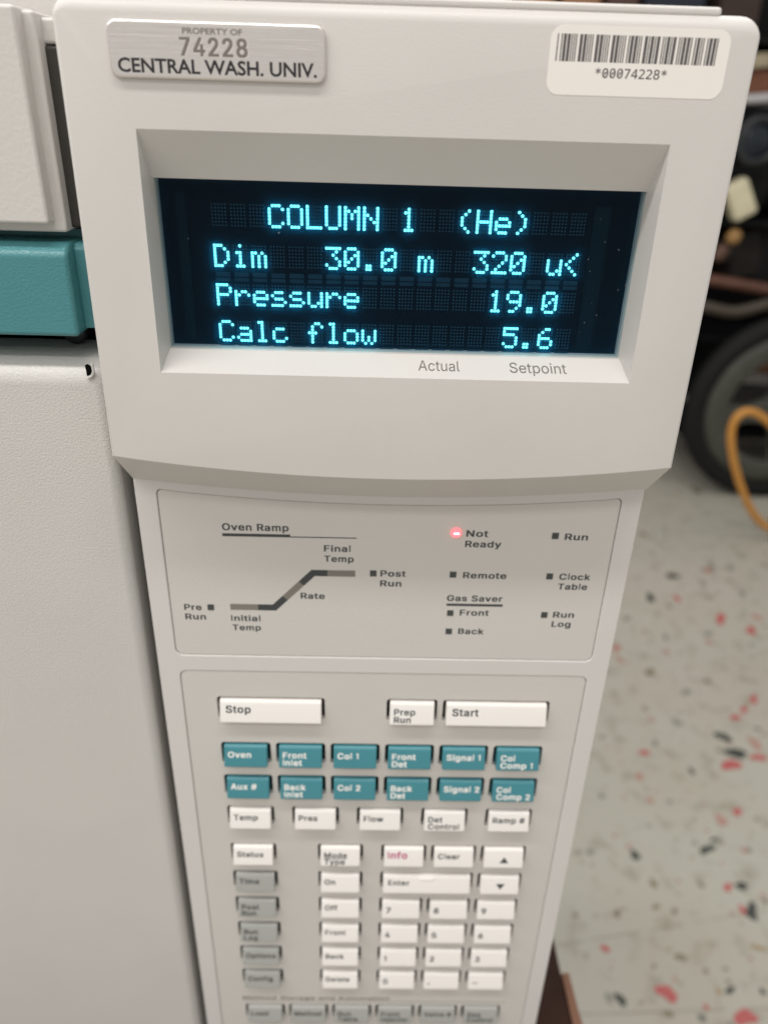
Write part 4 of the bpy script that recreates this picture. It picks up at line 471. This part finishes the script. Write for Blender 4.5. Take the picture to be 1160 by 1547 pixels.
lathe_y('hub', [(.5, -40), (34, -38), (58, -24), (62, 0), (62, 30), (.5, 34)], WX, WY, WZ, GREYW, wh)
box('frame_rail', (WX+60, WX+900, WY+70, WY+110, WZ-20, WZ+20), RACKM, wc, 4)
box('deck', (WX-260, WX+900, WY+110, WY+420, WZ-150, WZ-120), RACKM, wc, 4)
lathe_y('axle', [(.5, 30), (16, 30), (16, 150), (.5, 150)], WX, WY, WZ, RACKM, wc)
o = thing('carton', rot_box(1290, 2560, -710, 150, 110, 64, 4), mat('orange_carton', (.34, .155, .075), .6, mottle=.1), 'orange brown box seen between the spokes of the wheel', 'box'); bevel(o, 6)
o = thing('carton', rot_box(1290, 2560, -768, 170, 110, 40, 2), mat('white_carton', (.36, .34, .32), .5), 'pale grey box under the orange one between the wheel spokes', 'box'); bevel(o, 6)
o = thing('carton', rot_box(1290, 2565, -850, 230, 120, 110, 0), mat('drab_carton', (.05, .045, .04), .6, mottle=.1), 'drab dark box at the bottom of the pile behind the wheel spokes', 'box'); bevel(o, 6)

YEL = mat('orange_yellow_cord', (.55, .25, .045), .45, mottle=.06)
thing('power_cord', tube_mesh('power_cord', [(1726, 2060, -1134), (1506, 2060, -1060), (1366, 2050, -950), (1261, 2045, -862), (1181, 2040, -795), (1116, 2040, -738), (1054, 2040, -708), (1018, 2040, -752), (1040, 2040, -835), (1071, 2040, -905), (1121, 2045, -995), (1191, 2060, -1085), (1276, 2070, -1132), (1446, 2060, -1136), (1826, 2050, -1138)], 11.5, 16), YEL,
      'thick yellow orange cord looping down to the floor before the big wheel', 'cord')

# ================================================================== THE INSTRUMENT
gc = empty('gas_chromatograph', P(-200, 470, TT), 'beige laboratory gas chromatograph with glowing blue display, teal band and a tall keypad', 'instrument')

# ---- display housing
YF, TILT = 186.0, math.tan(math.radians(1.5))
def yf(z): return YF+TILT*(z+85)
XL, XR, ZT = -67.6, 80.5, 20.0
def arc_f(x): return -82.3-5.0*(1-((x-6.5)/74)**2)
def arc_b(x): return -95.4-4.3*(1-((x-6.5)/74)**2)
REC = (-52.5, 65.2, -59.2, -4.7)           # recess mouth x0 x1 z0 z1
GLS = (-51.6, 64.1, -55.2, -15.0)          # window edge at the bottom of the recess
YG = 194.6
N = 28
def f3(x, z): return P(x, yf(z), z)
verts = []; faces = []
def add(v): verts.append(v); return len(verts)-1
r0 = 4.0
corner_r = [(XR-r0+r0*math.sin(t), ZT-r0+r0*math.cos(t)) for t in [i*math.pi/2/6 for i in range(7)]]
corner_l = [(XL+r0-r0*math.cos(t), ZT-r0+r0*math.sin(t)) for t in [i*math.pi/2/6 for i in range(7)]]
bot = [(XR+(XL-XR)*i/N, 0) for i in range(N+1)]
outl_f = corner_l+corner_r+[(x, arc_f(x)) for x, _ in bot]
outl_m = corner_l+corner_r+[(x, arc_b(x)) for x, _ in bot]
no = len(outl_f)
def nrm_rad(i):
    """outward normal and edge radius of outline point i"""
    if i < 14:
        a_ = (i/6 if i < 7 else (i-7)/6)*math.pi/2
        if i < 7: return (-math.cos(a_), math.sin(a_)), 1.0+2.2*math.sin(a_)
        return (math.sin(a_), math.cos(a_)), 1.0+2.2*math.cos(a_)
    if i == 14: return (.8, -.6), .9
    if i == no-1: return (-.8, -.6), .9
    return (0, -1), .5
def rloop(ph):
    L_ = []
    for i, (x, z) in enumerate(outl_f):
        (nx, nz), r_ = nrm_rad(i); q = r_*(1-math.sin(ph))
        X_, Z_ = x-nx*q, z-nz*q
        L_.append(add(P(X_, yf(Z_)+r_*(1-math.cos(ph)), Z_)))
    return L_
RL = [rloop(math.pi/2*t/5) for t in range(6)]
A = RL[0]
B = [add(P(x, 200.6 if i >= 14 else 200.0, z)) for i, (x, z) in enumerate(outl_m)]
C = [add(P(x, 236.0, z)) for i, (x, z) in enumerate(outl_m)]
i0 = [add(f3(REC[0], REC[3])), add(f3(REC[1], REC[3])), add(f3(REC[1], REC[2])), add(f3(REC[0], REC[2]))]  # TL TR BR BL
g0 = [add(P(GLS[0], YG+.3, GLS[3])), add(P(GLS[1], YG+.3, GLS[3])), add(P(GLS[1], YG-.3, GLS[2])), add(P(GLS[0], YG-.3, GLS[2]))]
k0 = [add(P(x, 200, z)) for x, z in ((GLS[0], GLS[3]), (GLS[1], GLS[3]), (GLS[1], GLS[2]), (GLS[0], GLS[2]))]
faces.append(tuple(A[0:14])+(i0[1], i0[0]))                       # top strip incl. corners: left corner .. right corner
faces.append((A[13], A[14], i0[2], i0[1]))                       # right
faces.append(tuple(A[14:])+(i0[3], i0[2]))                       # bottom
faces.append((A[no-1], A[0], i0[0], i0[3]))                      # left
for i in range(no):
    j = (i+1) % no
    for t in range(5): faces.append((RL[t][i], RL[t][j], RL[t+1][j], RL[t+1][i]))
    faces.append((RL[5][i], RL[5][j], B[j], B[i])); faces.append((B[i], B[j], C[j], C[i]))
faces.append(tuple(C))
for i in range(4):
    j = (i+1) % 4
    faces.append((i0[i], i0[j], g0[j], g0[i])); faces.append((g0[i], g0[j], k0[j], k0[i]))
dh = link('display_housing', fix(mesh('display_housing', verts, faces)), BEIGE, gc)
for p in dh.data.polygons: p.use_smooth = True
dh.data.set_sharp_from_angle(angle=math.radians(24))
# raised rim set back behind the top edge
box('top_rim', (-62, 72, 190.5, 236, 19.5, 21.4), BEIGE, gc, .8)

# wording on the ledge under the window
def ledge(x, u):      # u: 0 at the mouth edge .. 1 at the window edge
    a, b_ = P(x, yf(REC[2]), REC[2]), P(x, YG-.3, GLS[2])
    q = a.lerp(b_, u); nrm = Vector((0, -(GLS[2]-REC[2]), (YG-.3-yf(REC[2])))).normalized()
    return q+nrm*.00006
LL = math.hypot(YG-yf(REC[2]), GLS[2]-REC[2])
for s, x0, wd in (('Actual', 11.9, 10.5), ('Setpoint', 35.2, 14.5)):
    VF = letters([(s, x0, 0, 3.7, wd)], font='sans')
    printed('printed_word', VF, lambda x, z: ledge(x, (2.9+z)/LL), INKG, dh)

# ---- vacuum fluorescent display
vfd = box('vacuum_display', (GLS[0]-2, GLS[1]+2, 199.2, 201.5, GLS[2]-2, GLS[3]+2), BACKG, gc)
FONT = {' ': '00000000000000', 'C': '0E11101010110E', 'O': '0E11111111110E', 'L': '1010101010101F', 'U': '1111111111110E', 'M': '111B1515111111', 'N': '11111915131111',
 '1': '040C040404040E', '(': '02040808080402', ')': '08040202020408', 'H': '1111111F111111', 'e': '00000E111F100E', 'D': '1C12111111121C', 'i': '04000C0404040E',
 'm': '00001A15151515', '3': '1F02040201110E', '0': '0E11131519110E', '.': '00000000000C0C', '2': '0E11010204081F', 'u': '0000111111130D', '<': '02040810080402',
 'P': '1E11111E101010', 'r': '00001619101010', 's': '00000E100E011E', '9': '0E11110F01020C', 'a': '00000E010F110F', 'l': '0C04040404040E', 'c': '00000E1010110E',
 'f': '0609081C080808', 'o': '00000E1111110E', 'w': '0000111115150A', '5': '1F101E0101110E', '6': '0608101E11110E'}
LINES = ['   COLUMN 1  (He)   ', 'Dim   30.0 m  320 u<', 'Pressure       19.0 ', 'Calc flow       5.6 ']
YD = 198.6
X0, PITCH, DX, DZ = -39.6, 4.60, .80, .80
Z0 = [-20.75, -30.25, -39.75, -49.0]
def dot(V, F, x, z, r, y, n=8):
    k = len(V); V += [P(x+r*math.cos(2*math.pi*i/n), y, z+r*math.sin(2*math.pi*i/n)) for i in range(n)]; F.append(tuple(range(k, k+n)))
UV, UF = [], []
for li, s in enumerate(LINES):
    V, F = [], []
    for ci, ch in enumerate(s):
        g = FONT[ch]
        if V and s[ci:ci+2] == '  ':
            link('display_text', mesh('display_text', V, F), DOT, vfd); V, F = [], []
        for rr in range(7):
            bits = int(g[2*rr:2*rr+2], 16)
            for cc in range(5):
                x = X0+ci*PITCH+.35+cc*DX; z = Z0[li]-rr*DZ
                if bits >> (4-cc) & 1: dot(V, F, x, z, .385, YD)
                else: dot(UV, UF, x, z, .21, YD+.02, 6)
    if V: link('display_text', mesh('display_text', V, F), DOT, vfd)
link('unlit_dots', mesh('unlit_dots', UV, UF), UNLIT, vfd)
V, F = [], []
for zc, hh in ((Z0[1]-6.9, .55), (Z0[1]-8.15, .42), (Z0[3]-6.0, .3)):
    for ci in range(20):
        x = X0+ci*PITCH; k = len(V)
        pts = rrect(x+.2, x+3.8, zc-hh, zc+hh, .25, 3)
        V += [P(a, YD+.01, c) for a, c in pts]; F.append(tuple(range(k, k+len(pts))))
link('cursor_bars', mesh('cursor_bars', V, F), CURSOR, vfd)
# grid plates at both ends of the tube
TG = mat('tube_grid', (.004, .018, .026), .5, spec=.05)
box('grid_plate', (-48, -45.5, 198.9, 199.15, -54, -18), TG, vfd); box('grid_plate', (53.5, 57.5, 198.9, 199.15, -54, -19), TG, vfd)
# glass sheet
gl = link('filter_glass', mesh('filter_glass', [P(GLS[0]-1, YG+1.2, GLS[2]-1), P(GLS[1]+1, YG+1.2, GLS[2]-1), P(GLS[1]+1, YG+1.2, GLS[3]+1), P(GLS[0]-1, YG+1.2, GLS[3]+1)], [(0, 1, 2, 3)]), GLASS, vfd)
sm = bpy.data.materials.new('glow_scatter_film'); sm.use_nodes = True; nt = sm.node_tree  # added scatter sheet that spreads the glow of the characters
for x_ in list(nt.nodes): nt.nodes.remove(x_)
o_ = nt.nodes.new('ShaderNodeOutputMaterial'); t_ = nt.nodes.new('ShaderNodeBsdfTransparent'); d_ = nt.nodes.new('ShaderNodeBsdfTranslucent')
d_.inputs[0].default_value = (.01, .33, .66, 1); x_ = nt.nodes.new('ShaderNodeMixShader'); x_.inputs[0].default_value = .26
nt.links.new(t_.outputs[0], x_.inputs[1]); nt.links.new(d_.outputs[0], x_.inputs[2]); nt.links.new(x_.outputs[0], o_.inputs[0])
link('glow_film', mesh('glow_film', [P(GLS[0]-1, YD-1.0, GLS[2]-1), P(GLS[1]+1, YD-1.0, GLS[2]-1), P(GLS[1]+1, YD-1.0, GLS[3]+1), P(GLS[0]-1, YD-1.0, GLS[3]+1)], [(0, 1, 2, 3)]), sm, vfd)
# dust specks on the glass
V, F = [], []
for _ in range(15):
    dot(V, F, random.uniform(GLS[0]+2, GLS[1]-1) if random.random() < .3 else random.uniform(50, GLS[1]-1), random.uniform(GLS[2]+1, GLS[3]-2), random.uniform(.05, .13), YG+1.1, 5)
link('dust_specks', mesh('dust_specks', V, F), mat('pale_dust', (.45, .45, .42), .8), vfd)['kind'] = 'stuff'

# ---- property plate (riveted aluminium) and barcode sticker
def onface(off): return lambda x, z: P(x, yf(z)-off, z)
def face_plate(name, x0, x1, z0, z1, r, th, m, bv, skew=0):
    pts = rrect(x0, x1, z0, z1, r, 5)
    nn = len(pts)
    v = [P(x, yf(z)-th, z+skew*(x-x0)) for x, z in pts]+[P(x, yf(z)-.02, z+skew*(x-x0)) for x, z in pts]
    f = [tuple(range(nn)), tuple(range(2*nn-1, nn-1, -1))]+[(i, i+nn, (i+1) % nn+nn, (i+1) % nn) for i in range(nn)]
    o = link(name, fix(mesh(name, v, f)), m, gc)
    if bv: bevel(o, bv, 4, 40)
    return o
pp = face_plate('property_plate', -56.3, -10.9, 5.0, 15.6, 2.0, 1.0, ALU, .5)
pp['label'] = 'brushed aluminium property tag with stamped number'
F_ = onface(1.03)
printed('lettering', letters([('CENTRAL WASH. UNIV.', -54.6, 6.1, 2.5, 41.8)], .024, font='round'), F_, INKB, pp)
printed('lettering', letters([('PROPERTY OF', -40.6, 13.3, 1.05, 12.4)], .02, font='round'), F_, INKG, pp)
STAMP = mat('stamp_shade_metal', (.26, .235, .215), .4, metal=.8)  # darker metal colour stands for shade inside the stamped digits
V, F = letters([('74228', -41.4, 9.4, 3.4, 14.2)], font='bold')
printed('stamped_number', (V, F), F_, STAMP, pp)
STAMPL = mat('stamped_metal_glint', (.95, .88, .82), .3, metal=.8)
printed('stamp_glint', ([(x+.28, z-.16) for x, z in V], F), onface(1.02), STAMPL, pp)  # pale offset copy of the digits, a painted glint along their edges

bs = face_plate('barcode_sticker', 36.2, 74.3, 4.3, 17.2, 2.6, .06, LABELW, .02)
bs['label'] = 'white rounded asset sticker with barcode'
C39 = {'0': '000110100', '4': '000110001', '7': '000100101', '2': '001100001', '8': '100100100', '*': '010010100'}
seq = []
for ch in '*00074228*':
    for i, e in enumerate(C39[ch]): seq.append((i % 2 == 0, 2.5 if e == '1' else 1))
    seq.append((False, 1))
tot = sum(q for _, q in seq[:-1]); x = 37.6; k = (71.6-37.6)/tot; rs = []
for isb, q in seq:
    if isb: rs.append((x, x+q*k*1.08, 10.6, 15.6))
    x += q*k
printed('barcode', rects([], [], rs), onface(.08), BAR, bs)
VF = letters([('*00074228*', 46.4, 7.75, 1.75, 15.4)], .008, font='mono')
k = len(VF[0])
for i in (1, 2, 3):          # slashed zeros
    x = 46.4+15.4*(i+.5)/10
    k = len(VF[0]); VF[0].extend([(x-.42, 8.05), (x-.28, 8.0), (x+.42, 9.2), (x+.28, 9.25)]); VF[1].append((k, k+1, k+2, k+3))
printed('sticker_number', VF, onface(.08), BAR, bs)

# ---- keypad column
KY = 200.0
LP = (-61.4, 74.0, -158.0)
led_out = [(LP[0]+(LP[1]-LP[0])*i/24, arc_b(LP[0]+(LP[1]-LP[0])*i/24)-2.0) for i in range(25)]
def ledplate(g):      # outline of the lamp panel shrunk by g, arched top edge
    x0, x1, zb = LP[0]+g, LP[1]-g, LP[2]+g
    pts = []
    rr = 2.5
    pts += [(x0+rr-rr*math.cos(t), zb+rr-rr*math.sin(t)) for t in [i*math.pi/2/5 for i in range(6)]]
    pts += [(x1-rr+rr*math.sin(t), zb+rr-rr*math.cos(t)) for t in [i*math.pi/2/5 for i in range(6)]]
    n_ = 24
    for i in range(n_+1):
        x = x1+(x0-x1)*i/n_
        z = arc_b(x)-2.2-g
        if i == 0: pts.append((x, z-1.2)); pts.append((x-.4, z-.4)); pts.append((x-1.2, z))
        elif i == n_: pts.append((x+1.2, z)); pts.append((x+.4, z-.4)); pts.append((x, z-1.2))
        else: pts.append((x, z))
    return pts
KP = (-60.9, 73.6, -420, -164.3)
KX = [-48.6+19.05*i for i in range(6)]
KWD = 15.0
frame_out = [(-67.6, -440), (80.0, -440), (80.0, -80), (-67.6, -80)]
kh = sheet('keypad_housing', [frame_out, ledplate(0), rrect(KP[0], KP[1], KP[2], KP[3], 2.5)], KY, 3.0, FRAME, gc, .35)
box('column_body', (-67.4, 79.8, 203.2, 236, -440, -80), FRAME, gc, .5)
lp = sheet('indicator_plate', [ledplate(.14)], KY+.25, 2.5, PLATE, gc, .3)

# ---- keys: (kind, legend lines, x0, width, z top)
ROWZ = [-176.2, -196.6, -212.0, -227.7, -247.6, -263.0, -278.4, -293.9, -309.6, -325.4, -350.6]
K = []
def key(kind, lines, x, row, w=KWD, sym=None): K.append((kind, lines, x, row, w, sym))
key('w', ['Stop'], KX[0], 0, 34.05); key('w', ['Prep', 'Run'], KX[3], 0); key('w', ['Start'], KX[4], 0, 34.05)
for i, t in enumerate((['Oven'], ['Front', 'Inlet'], ['Col 1'], ['Front', 'Det'], ['Signal 1'], ['Col', 'Comp 1'])): key('t', t, KX[i], 1)
for i, t in enumerate((['Aux #'], ['Back', 'Inlet'], ['Col 2'], ['Back', 'Det'], ['Signal 2'], ['Col', 'Comp 2'])): key('t', t, KX[i], 2)
for i, t in enumerate((['Temp'], ['Pres'], ['Flow'], ['Det', 'Control'], ['Ramp #'])): key('w', t, KX[0]+23.81*i, 3)
XM = -15.6
for i, (a, t) in enumerate((('w', ['Status']), ('g', ['Time']), ('g', ['Post', 'Run']), ('g', ['Run', 'Log']), ('g', ['Options']), ('g', ['Config']))): key(a, t, KX[0], 4+i)
for i, t in enumerate((['Mode', 'Type'], ['On'], ['Off'], ['Front'], ['Back'], ['Delete'])): key('w', t, XM, 4+i)
key('w', ['Info'], KX[3], 4, sym='info'); key('w', ['Clear'], KX[4], 4); key('w', [], KX[5], 4, sym='up')
key('w', ['Enter'], KX[3], 5, 34.05, 'enter'); key('w', [], KX[5], 5, sym='down')
for r, row in enumerate(('789', '456', '123', '0.-')):
    for c, ch in enumerate(row): key('w', [ch], KX[3+c], 6+r)
for i, t in enumerate((['Load'], ['Method'], ['Run', 'Table'], ['Front', 'Injector'], ['Valve #'], ['Seq', 'Control'])): key('g', t, KX[i], 10)

KH = 8.4
holes = [rrect(x-1.05, x+w+1.05, ROWZ[r]-KH-.4, ROWZ[r]+.75, 1.2, 4) for (_, _, x, r, w, _) in K]
kp = sheet('keypad_plate', [rrect(KP[0]+.14, KP[1]-.14, KP[2]+.14, KP[3]-.14, 2.4)]+holes, KY+.25, 2.4, PLATE, gc, .3)
box('slot_shade_sheet', (KP[0]+1, KP[1]-1, 202.75, 203.1, KP[2]+1, KP[3]-1), BLACK, kp)  # black sheet standing for the shade in the key slots

# key profile in (proud, z) local: tilted face, rounded shoulder on top
PT, PB = 1.0, 2.9
def kprof():
    p = [(-2.2, 0), (-.3, 0)]
    for i in range(1, 6):
        t = i/5*math.radians(74)
        p.append((-.3+1.5*math.sin(t), -1.5+1.5*math.cos(t)))
    p += [(PB, -KH+.5), (PB-.5, -KH), (-2.2, -KH)]
    return p
KPROF = kprof()
F0, F1 = KPROF[6], KPROF[7]
_km = {}
def key_mesh(w):
    if w in _km: return _km[w].copy()
    n = len(KPROF)
    v = [Vector((0, -a*MM, z*MM)) for a, z in KPROF]+[Vector((w*MM, -a*MM, z*MM)) for a, z in KPROF]
    f = [tuple(range(n)), tuple(range(2*n-1, n-1, -1))]+[(i, i+n, (i+1) % n+n, (i+1) % n) for i in range(n)]
    me = fix(mesh('key', v, f)); _km[w] = me
    return me.copy()
def kface(x, d):           # d: mm down the sloping face from its top
    L_ = math.hypot(F1[0]-F0[0], F1[1]-F0[1]); u = d/L_
    a = F0[0]+(F1[0]-F0[0])*u; z = F0[1]+(F1[1]-F0[1])*u
    nx = Vector((0, -(F0[1]-F1[1]), -(F0[0]-F1[0]))).normalized()
    return Vector((x*MM, -a*MM, z*MM))+nx*.00005
for (kind, lines, x, r, w, sym) in K:
    loc = P(x, KY+.25, ROWZ[r])
    o = link('key', key_mesh(w), {'w': WHITEKEY, 't': TEALKEY, 'g': GREYKEY}[kind], gc, loc)
    bevel(o, .4, 3, 30)
    desc = {'w': 'ivory', 't': 'teal', 'g': 'grey'}[kind]
    if lines and lines[0] not in '789456123.-0': o['label'] = '%s key marked %s' % (desc, ' '.join(lines))
    elif lines: o['label'] = 'ivory number pad key marked %s' % {'.': 'with a dot', '-': 'with a dash'}.get(lines[0], lines[0])
    else: o['label'] = 'ivory key with an arrow pointing %s' % sym
    if kind == 'w' and lines == ['Enter']: o['label'] = 'long ivory key marked Enter'
    ink = {'w': INK, 't': INKW, 'g': INK}[kind]
    cap = 2.3; VF = ([], [])
    if sym == 'info': ink = INKP; cap = 2.9
    if lines in (['Stop'], ['Start']): cap = 2.7
    if sym in ('up', 'down'):
        s_ = -1 if sym == 'up' else 1
        VF = ([(w*.40, -4.6-s_*-1.3), (w*.40+3.4, -4.6-s_*-1.3), (w*.40+1.7, -4.6-s_*1.3)], [(0, 1, 2)])
    elif lines:
        one = len(lines) == 1
        left = 1.4 if w < 20 else 2.0
        if lines[0] in '789456123.0': VF = letters([(lines[0], left+.2, -5.4, 2.6, 2.0 if lines[0] not in '.1' else 1.0)])
        elif lines == ['-']: VF = rects([], [], [(left+.3, left+2.7, -4.8, -4.4)])
        else:
            b0 = -4.35
            ls = [(t, left, b0-2.85*i, cap, None) for i, t in enumerate(lines)]
            # keep within the cap
            for q in range(len(ls)):
                wd = text_raw(ls[q][0], 0)[2]*cap/CAP*1.03
                if wd > w-2.2: ls[q] = ls[q][:4]+(w-2.2,)
            VF = letters(ls)
            if lines[0] == 'Mode':
                VF = rects(*VF, [(left, left+text_raw('Mode', 0)[2]*cap/CAP*1.03, b0-.55, b0-.3)])
    printed('legend', VF, lambda a, z: kface(a, -z-1.0), ink, o, loc)
    if sym == 'enter':
        xx = w*.5
        nb = link('key_nub', box_mesh('key_nub', [(x+w*.5-2.6, x+w*.5+2.6, KY-1.6, KY, ROWZ[r]-1.6, ROWZ[r]-.9)]), WHITEKEY, o); bevel(nb, .35)

onK = lambda x, z: P(x, KY+.25-.03, z)
VF = letters([('Method Storage and Automation', -50.6, -346.2, 2.1, 64)])
printed('printed_heading', VF, onK, INKG, kp)
printed('printed_rule', rects([], [], [(-50.6, 64.6, -347.5, -347.2)]), onK, INKG, kp)

# ---- lamp panel printing
T = [('Oven Ramp', -43.3, -111.4, 2.35, 19.7), ('Final', -13.2, -118.1, 2.2, 8.0), ('Temp', -13.2, -121.7, 2.2, 9.0), ('Rate', -20.6, -135.3, 2.2, 7.5),
     ('Initial', -42.7, -144.2, 2.2, 9.2), ('Temp', -42.5, -147.8, 2.2, 9.0), ('Pre', -57.1, -140.3, 2.2, 5.4), ('Run', -57.1, -143.9, 2.2, 6.5),
     ('Post', 4.0, -126.6, 2.2, 7.8), ('Run', 4.0, -130.2, 2.2, 6.6), ('Not', 29.3, -112.0, 2.2, 6.6), ('Ready', 29.2, -115.6, 2.2, 10.9),
     ('Remote', 29.4, -126.7, 2.2, 13.4), ('Gas Saver', 25.0, -135.2, 2.2, 17.4), ('Front', 29.4, -140.6, 2.2, 9.2), ('Back', 29.4, -147.8, 2.2, 8.2),
     ('Run', 58.9, -112.5, 2.2, 7.0), ('Clock', 59.1, -126.6, 2.2, 9.6), ('Table', 59.1, -130.2, 2.2, 9.2), ('Run', 59.0, -140.8, 2.2, 6.7), ('Log', 59.0, -144.4, 2.2, 6.1)]
onL = lambda x, z: P(x, KY+.25-.03, z)
for t in T: printed('printed_word', letters([t]), onL, INK, lp)
printed('printed_rule', rects([], [], [(-43.4, -23.2, -113.5, -112.5), (-23.2, -3.4, -113.5, -113.15)]), onL, INK, lp)
printed('printed_rule', rects([], [], [(25.0, 42.7, -137.1, -136.2)]), onL, INK, lp)
for x, z in ((-48.8, -139.2), (1.8, -125.6), (26.3, -125.5), (26.4, -139.8), (26.4, -146.9), (56.0, -111.2), (56.1, -125.5), (56.2, -139.9)):
    box('indicator_window', (x-1.0, x+1.0, KY+.13, KY+.6, z-1.05, z+1.05), WINDOW, lp)
# oven ramp diagram: pale bars and dark elbows
hb = 1.12
def strip(name, pts, m, off):
    top, bt = [], []
    n_ = len(pts)
    for i, (x, z) in enumerate(pts):
        a = pts[max(i-1, 0)]; c = pts[min(i+1, n_-1)]
        d1 = Vector((x-a[0], z-a[1])); d2 = Vector((c[0]-x, c[1]-z))
        if d1.length < 1e-6: d1 = d2
        if d2.length < 1e-6: d2 = d1
        d1.normalize(); d2.normalize(); t_ = (d1+d2).normalized(); nn = Vector((-t_.y, t_.x)); h_ = hb/max(.3, nn.dot(Vector((-d1.y, d1.x))))
        top.append((x+nn.x*h_, z+nn.y*h_)); bt.append((x-nn.x*h_, z-nn.y*h_))
    V = top+bt; F = [(i, i+1, n_+i+1, n_+i) for i in range(n_-1)]
    return printed(name, (V, F), lambda x, z: P(x, KY+.25-off, z), m, lp)
E1, E2 = (-28.9, -138.9), (-16.6, -125.85)
mid = lambda u: (E1[0]+(E2[0]-E1[0])*u, E1[1]+(E2[1]-E1[1])*u)
strip('ramp_bar', [(-42.7, -138.9), (-34.0, -138.9)], RAMPG, .03)
strip('ramp_elbow', [(-34.0, -138.9), E1, mid(.28)], INK, .032)
strip('ramp_bar', [mid(.28), mid(.70)], RAMPG, .03)
strip('ramp_elbow', [mid(.70), E2, (-12.2, -125.85)], INK, .032)
strip('ramp_bar', [(-12.2, -125.85), (-3.7, -125.85)], RAMPG, .03)
# the lit lamp
lw = lathe_y('lit_indicator', [(1.6, .5), (1.6, -.25), (1.35, -.65), (.85, -.92), (.01, -1.05)], 26.2, KY, -110.7, LED, lp, 28)
box('lamp_core', (25.4, 27.0, KY-1.25, KY-1.0, -110.6, -110.2), LEDC, lw)
lw['label'] = 'glowing red lamp beside Not Ready'

# ---- cabinet and the doors left of the panel
box('cabinet', (-500, 78, 238, 740, TT+12, 17), COVER, gc, 6)
for lx, ly in ((-470, 260), (50, 260), (-470, 715), (50, 715)):
    box('foot', (lx-18, lx+18, ly-18, ly+18, TT, TT+11.8), DARKMETAL, gc, 2)
# upper cover: main face, stepped flange
box('top_cover', (-495, -79.2, 199, 237.5, -26.6, 18.6), COVER, gc, .9, 4)
box('cover_flange', (-494, -76.6, 203.2, 237.4, -28.9, 18.0), COVER, gc, .8)
box('cover_gap_strip', (-493, -73.8, 207.0, 237.2, -28.2, 11.5), mat('gap_shade', (.035, .032, .027), .6), gc, .8)  # strip at the gasket, coloured dark for the shade of the gap
box('cover_return', (-493, -73.6, 207.2, 237.2, 11.8, 17.0), COVER, gc, .8)
box('gap_shade_sheet', (-493.5, -66, 225, 237.3, -440, 10), BLACK, gc)  # black sheet standing for the shade deep in the gap
# teal band: proud front with a chamfered right end
pts = [(199.5, -33.6), (202.5, -31.2), (214, -31.2), (214, -54.2), (199.0, -54.2)]
hb_ = xprism('handle_band', pts, -495, -76.2, TEAL, gc, 1.2, 4)
hb_['label'] = 'teal textured band between cover and oven door'
xprism('band_return', [(204.5, -33.0), (206, -31.6), (214, -31.6), (214, -53.2), (204.5, -53.2)], -76.4, -70.8, TEAL, gc, .5)
box('band_shelf', (-494, -69.5, 214.2, 237, -54, -29.5), TEAL, gc)
# oven door
od = xprism('oven_door', [(200.0, -64.6), (206, -60.8), (222, -60.2), (222, -440), (200.0, -440)], -495, -71.4, PAINT, gc, 3.2, 5)
od['label'] = 'oven door in orange-peel beige paint'
# latch hole at the upper corner of the door: black patch painted for its shade, pale curled lip
box('rear_lid', (-498, 35, 239, 735, 17.2, 30.5), COVER, gc, 3)
dp = [(-76.2, -62.0), (-75.6, -61.7), (-74.9, -62.2), (-74.5, -63.0), (-74.7, -64.0), (-75.3, -64.7), (-76.0, -64.9)]
prism('door_hole_shade', dp, 199.93, 200.6, BLACK, od)
lip = [(x, 199.75, z) for x, z in ((-73.9, -61.2), (-74.3, -61.7), (-73.9, -62.9), (-74.2, -64.3), (-75.0, -65.1), (-76.0, -65.4))]
link('hole_lip', tube_mesh('hole_lip', lip, .4, 8), PAINT, od)
lathe_y('hinge_pin', [(.1, -.8), (2.6, -.6), (3.2, 0), (3.2, 3)], -83, 214, -57.0, DARKMETAL, gc, 24)

bpy.context.view_layer.update()
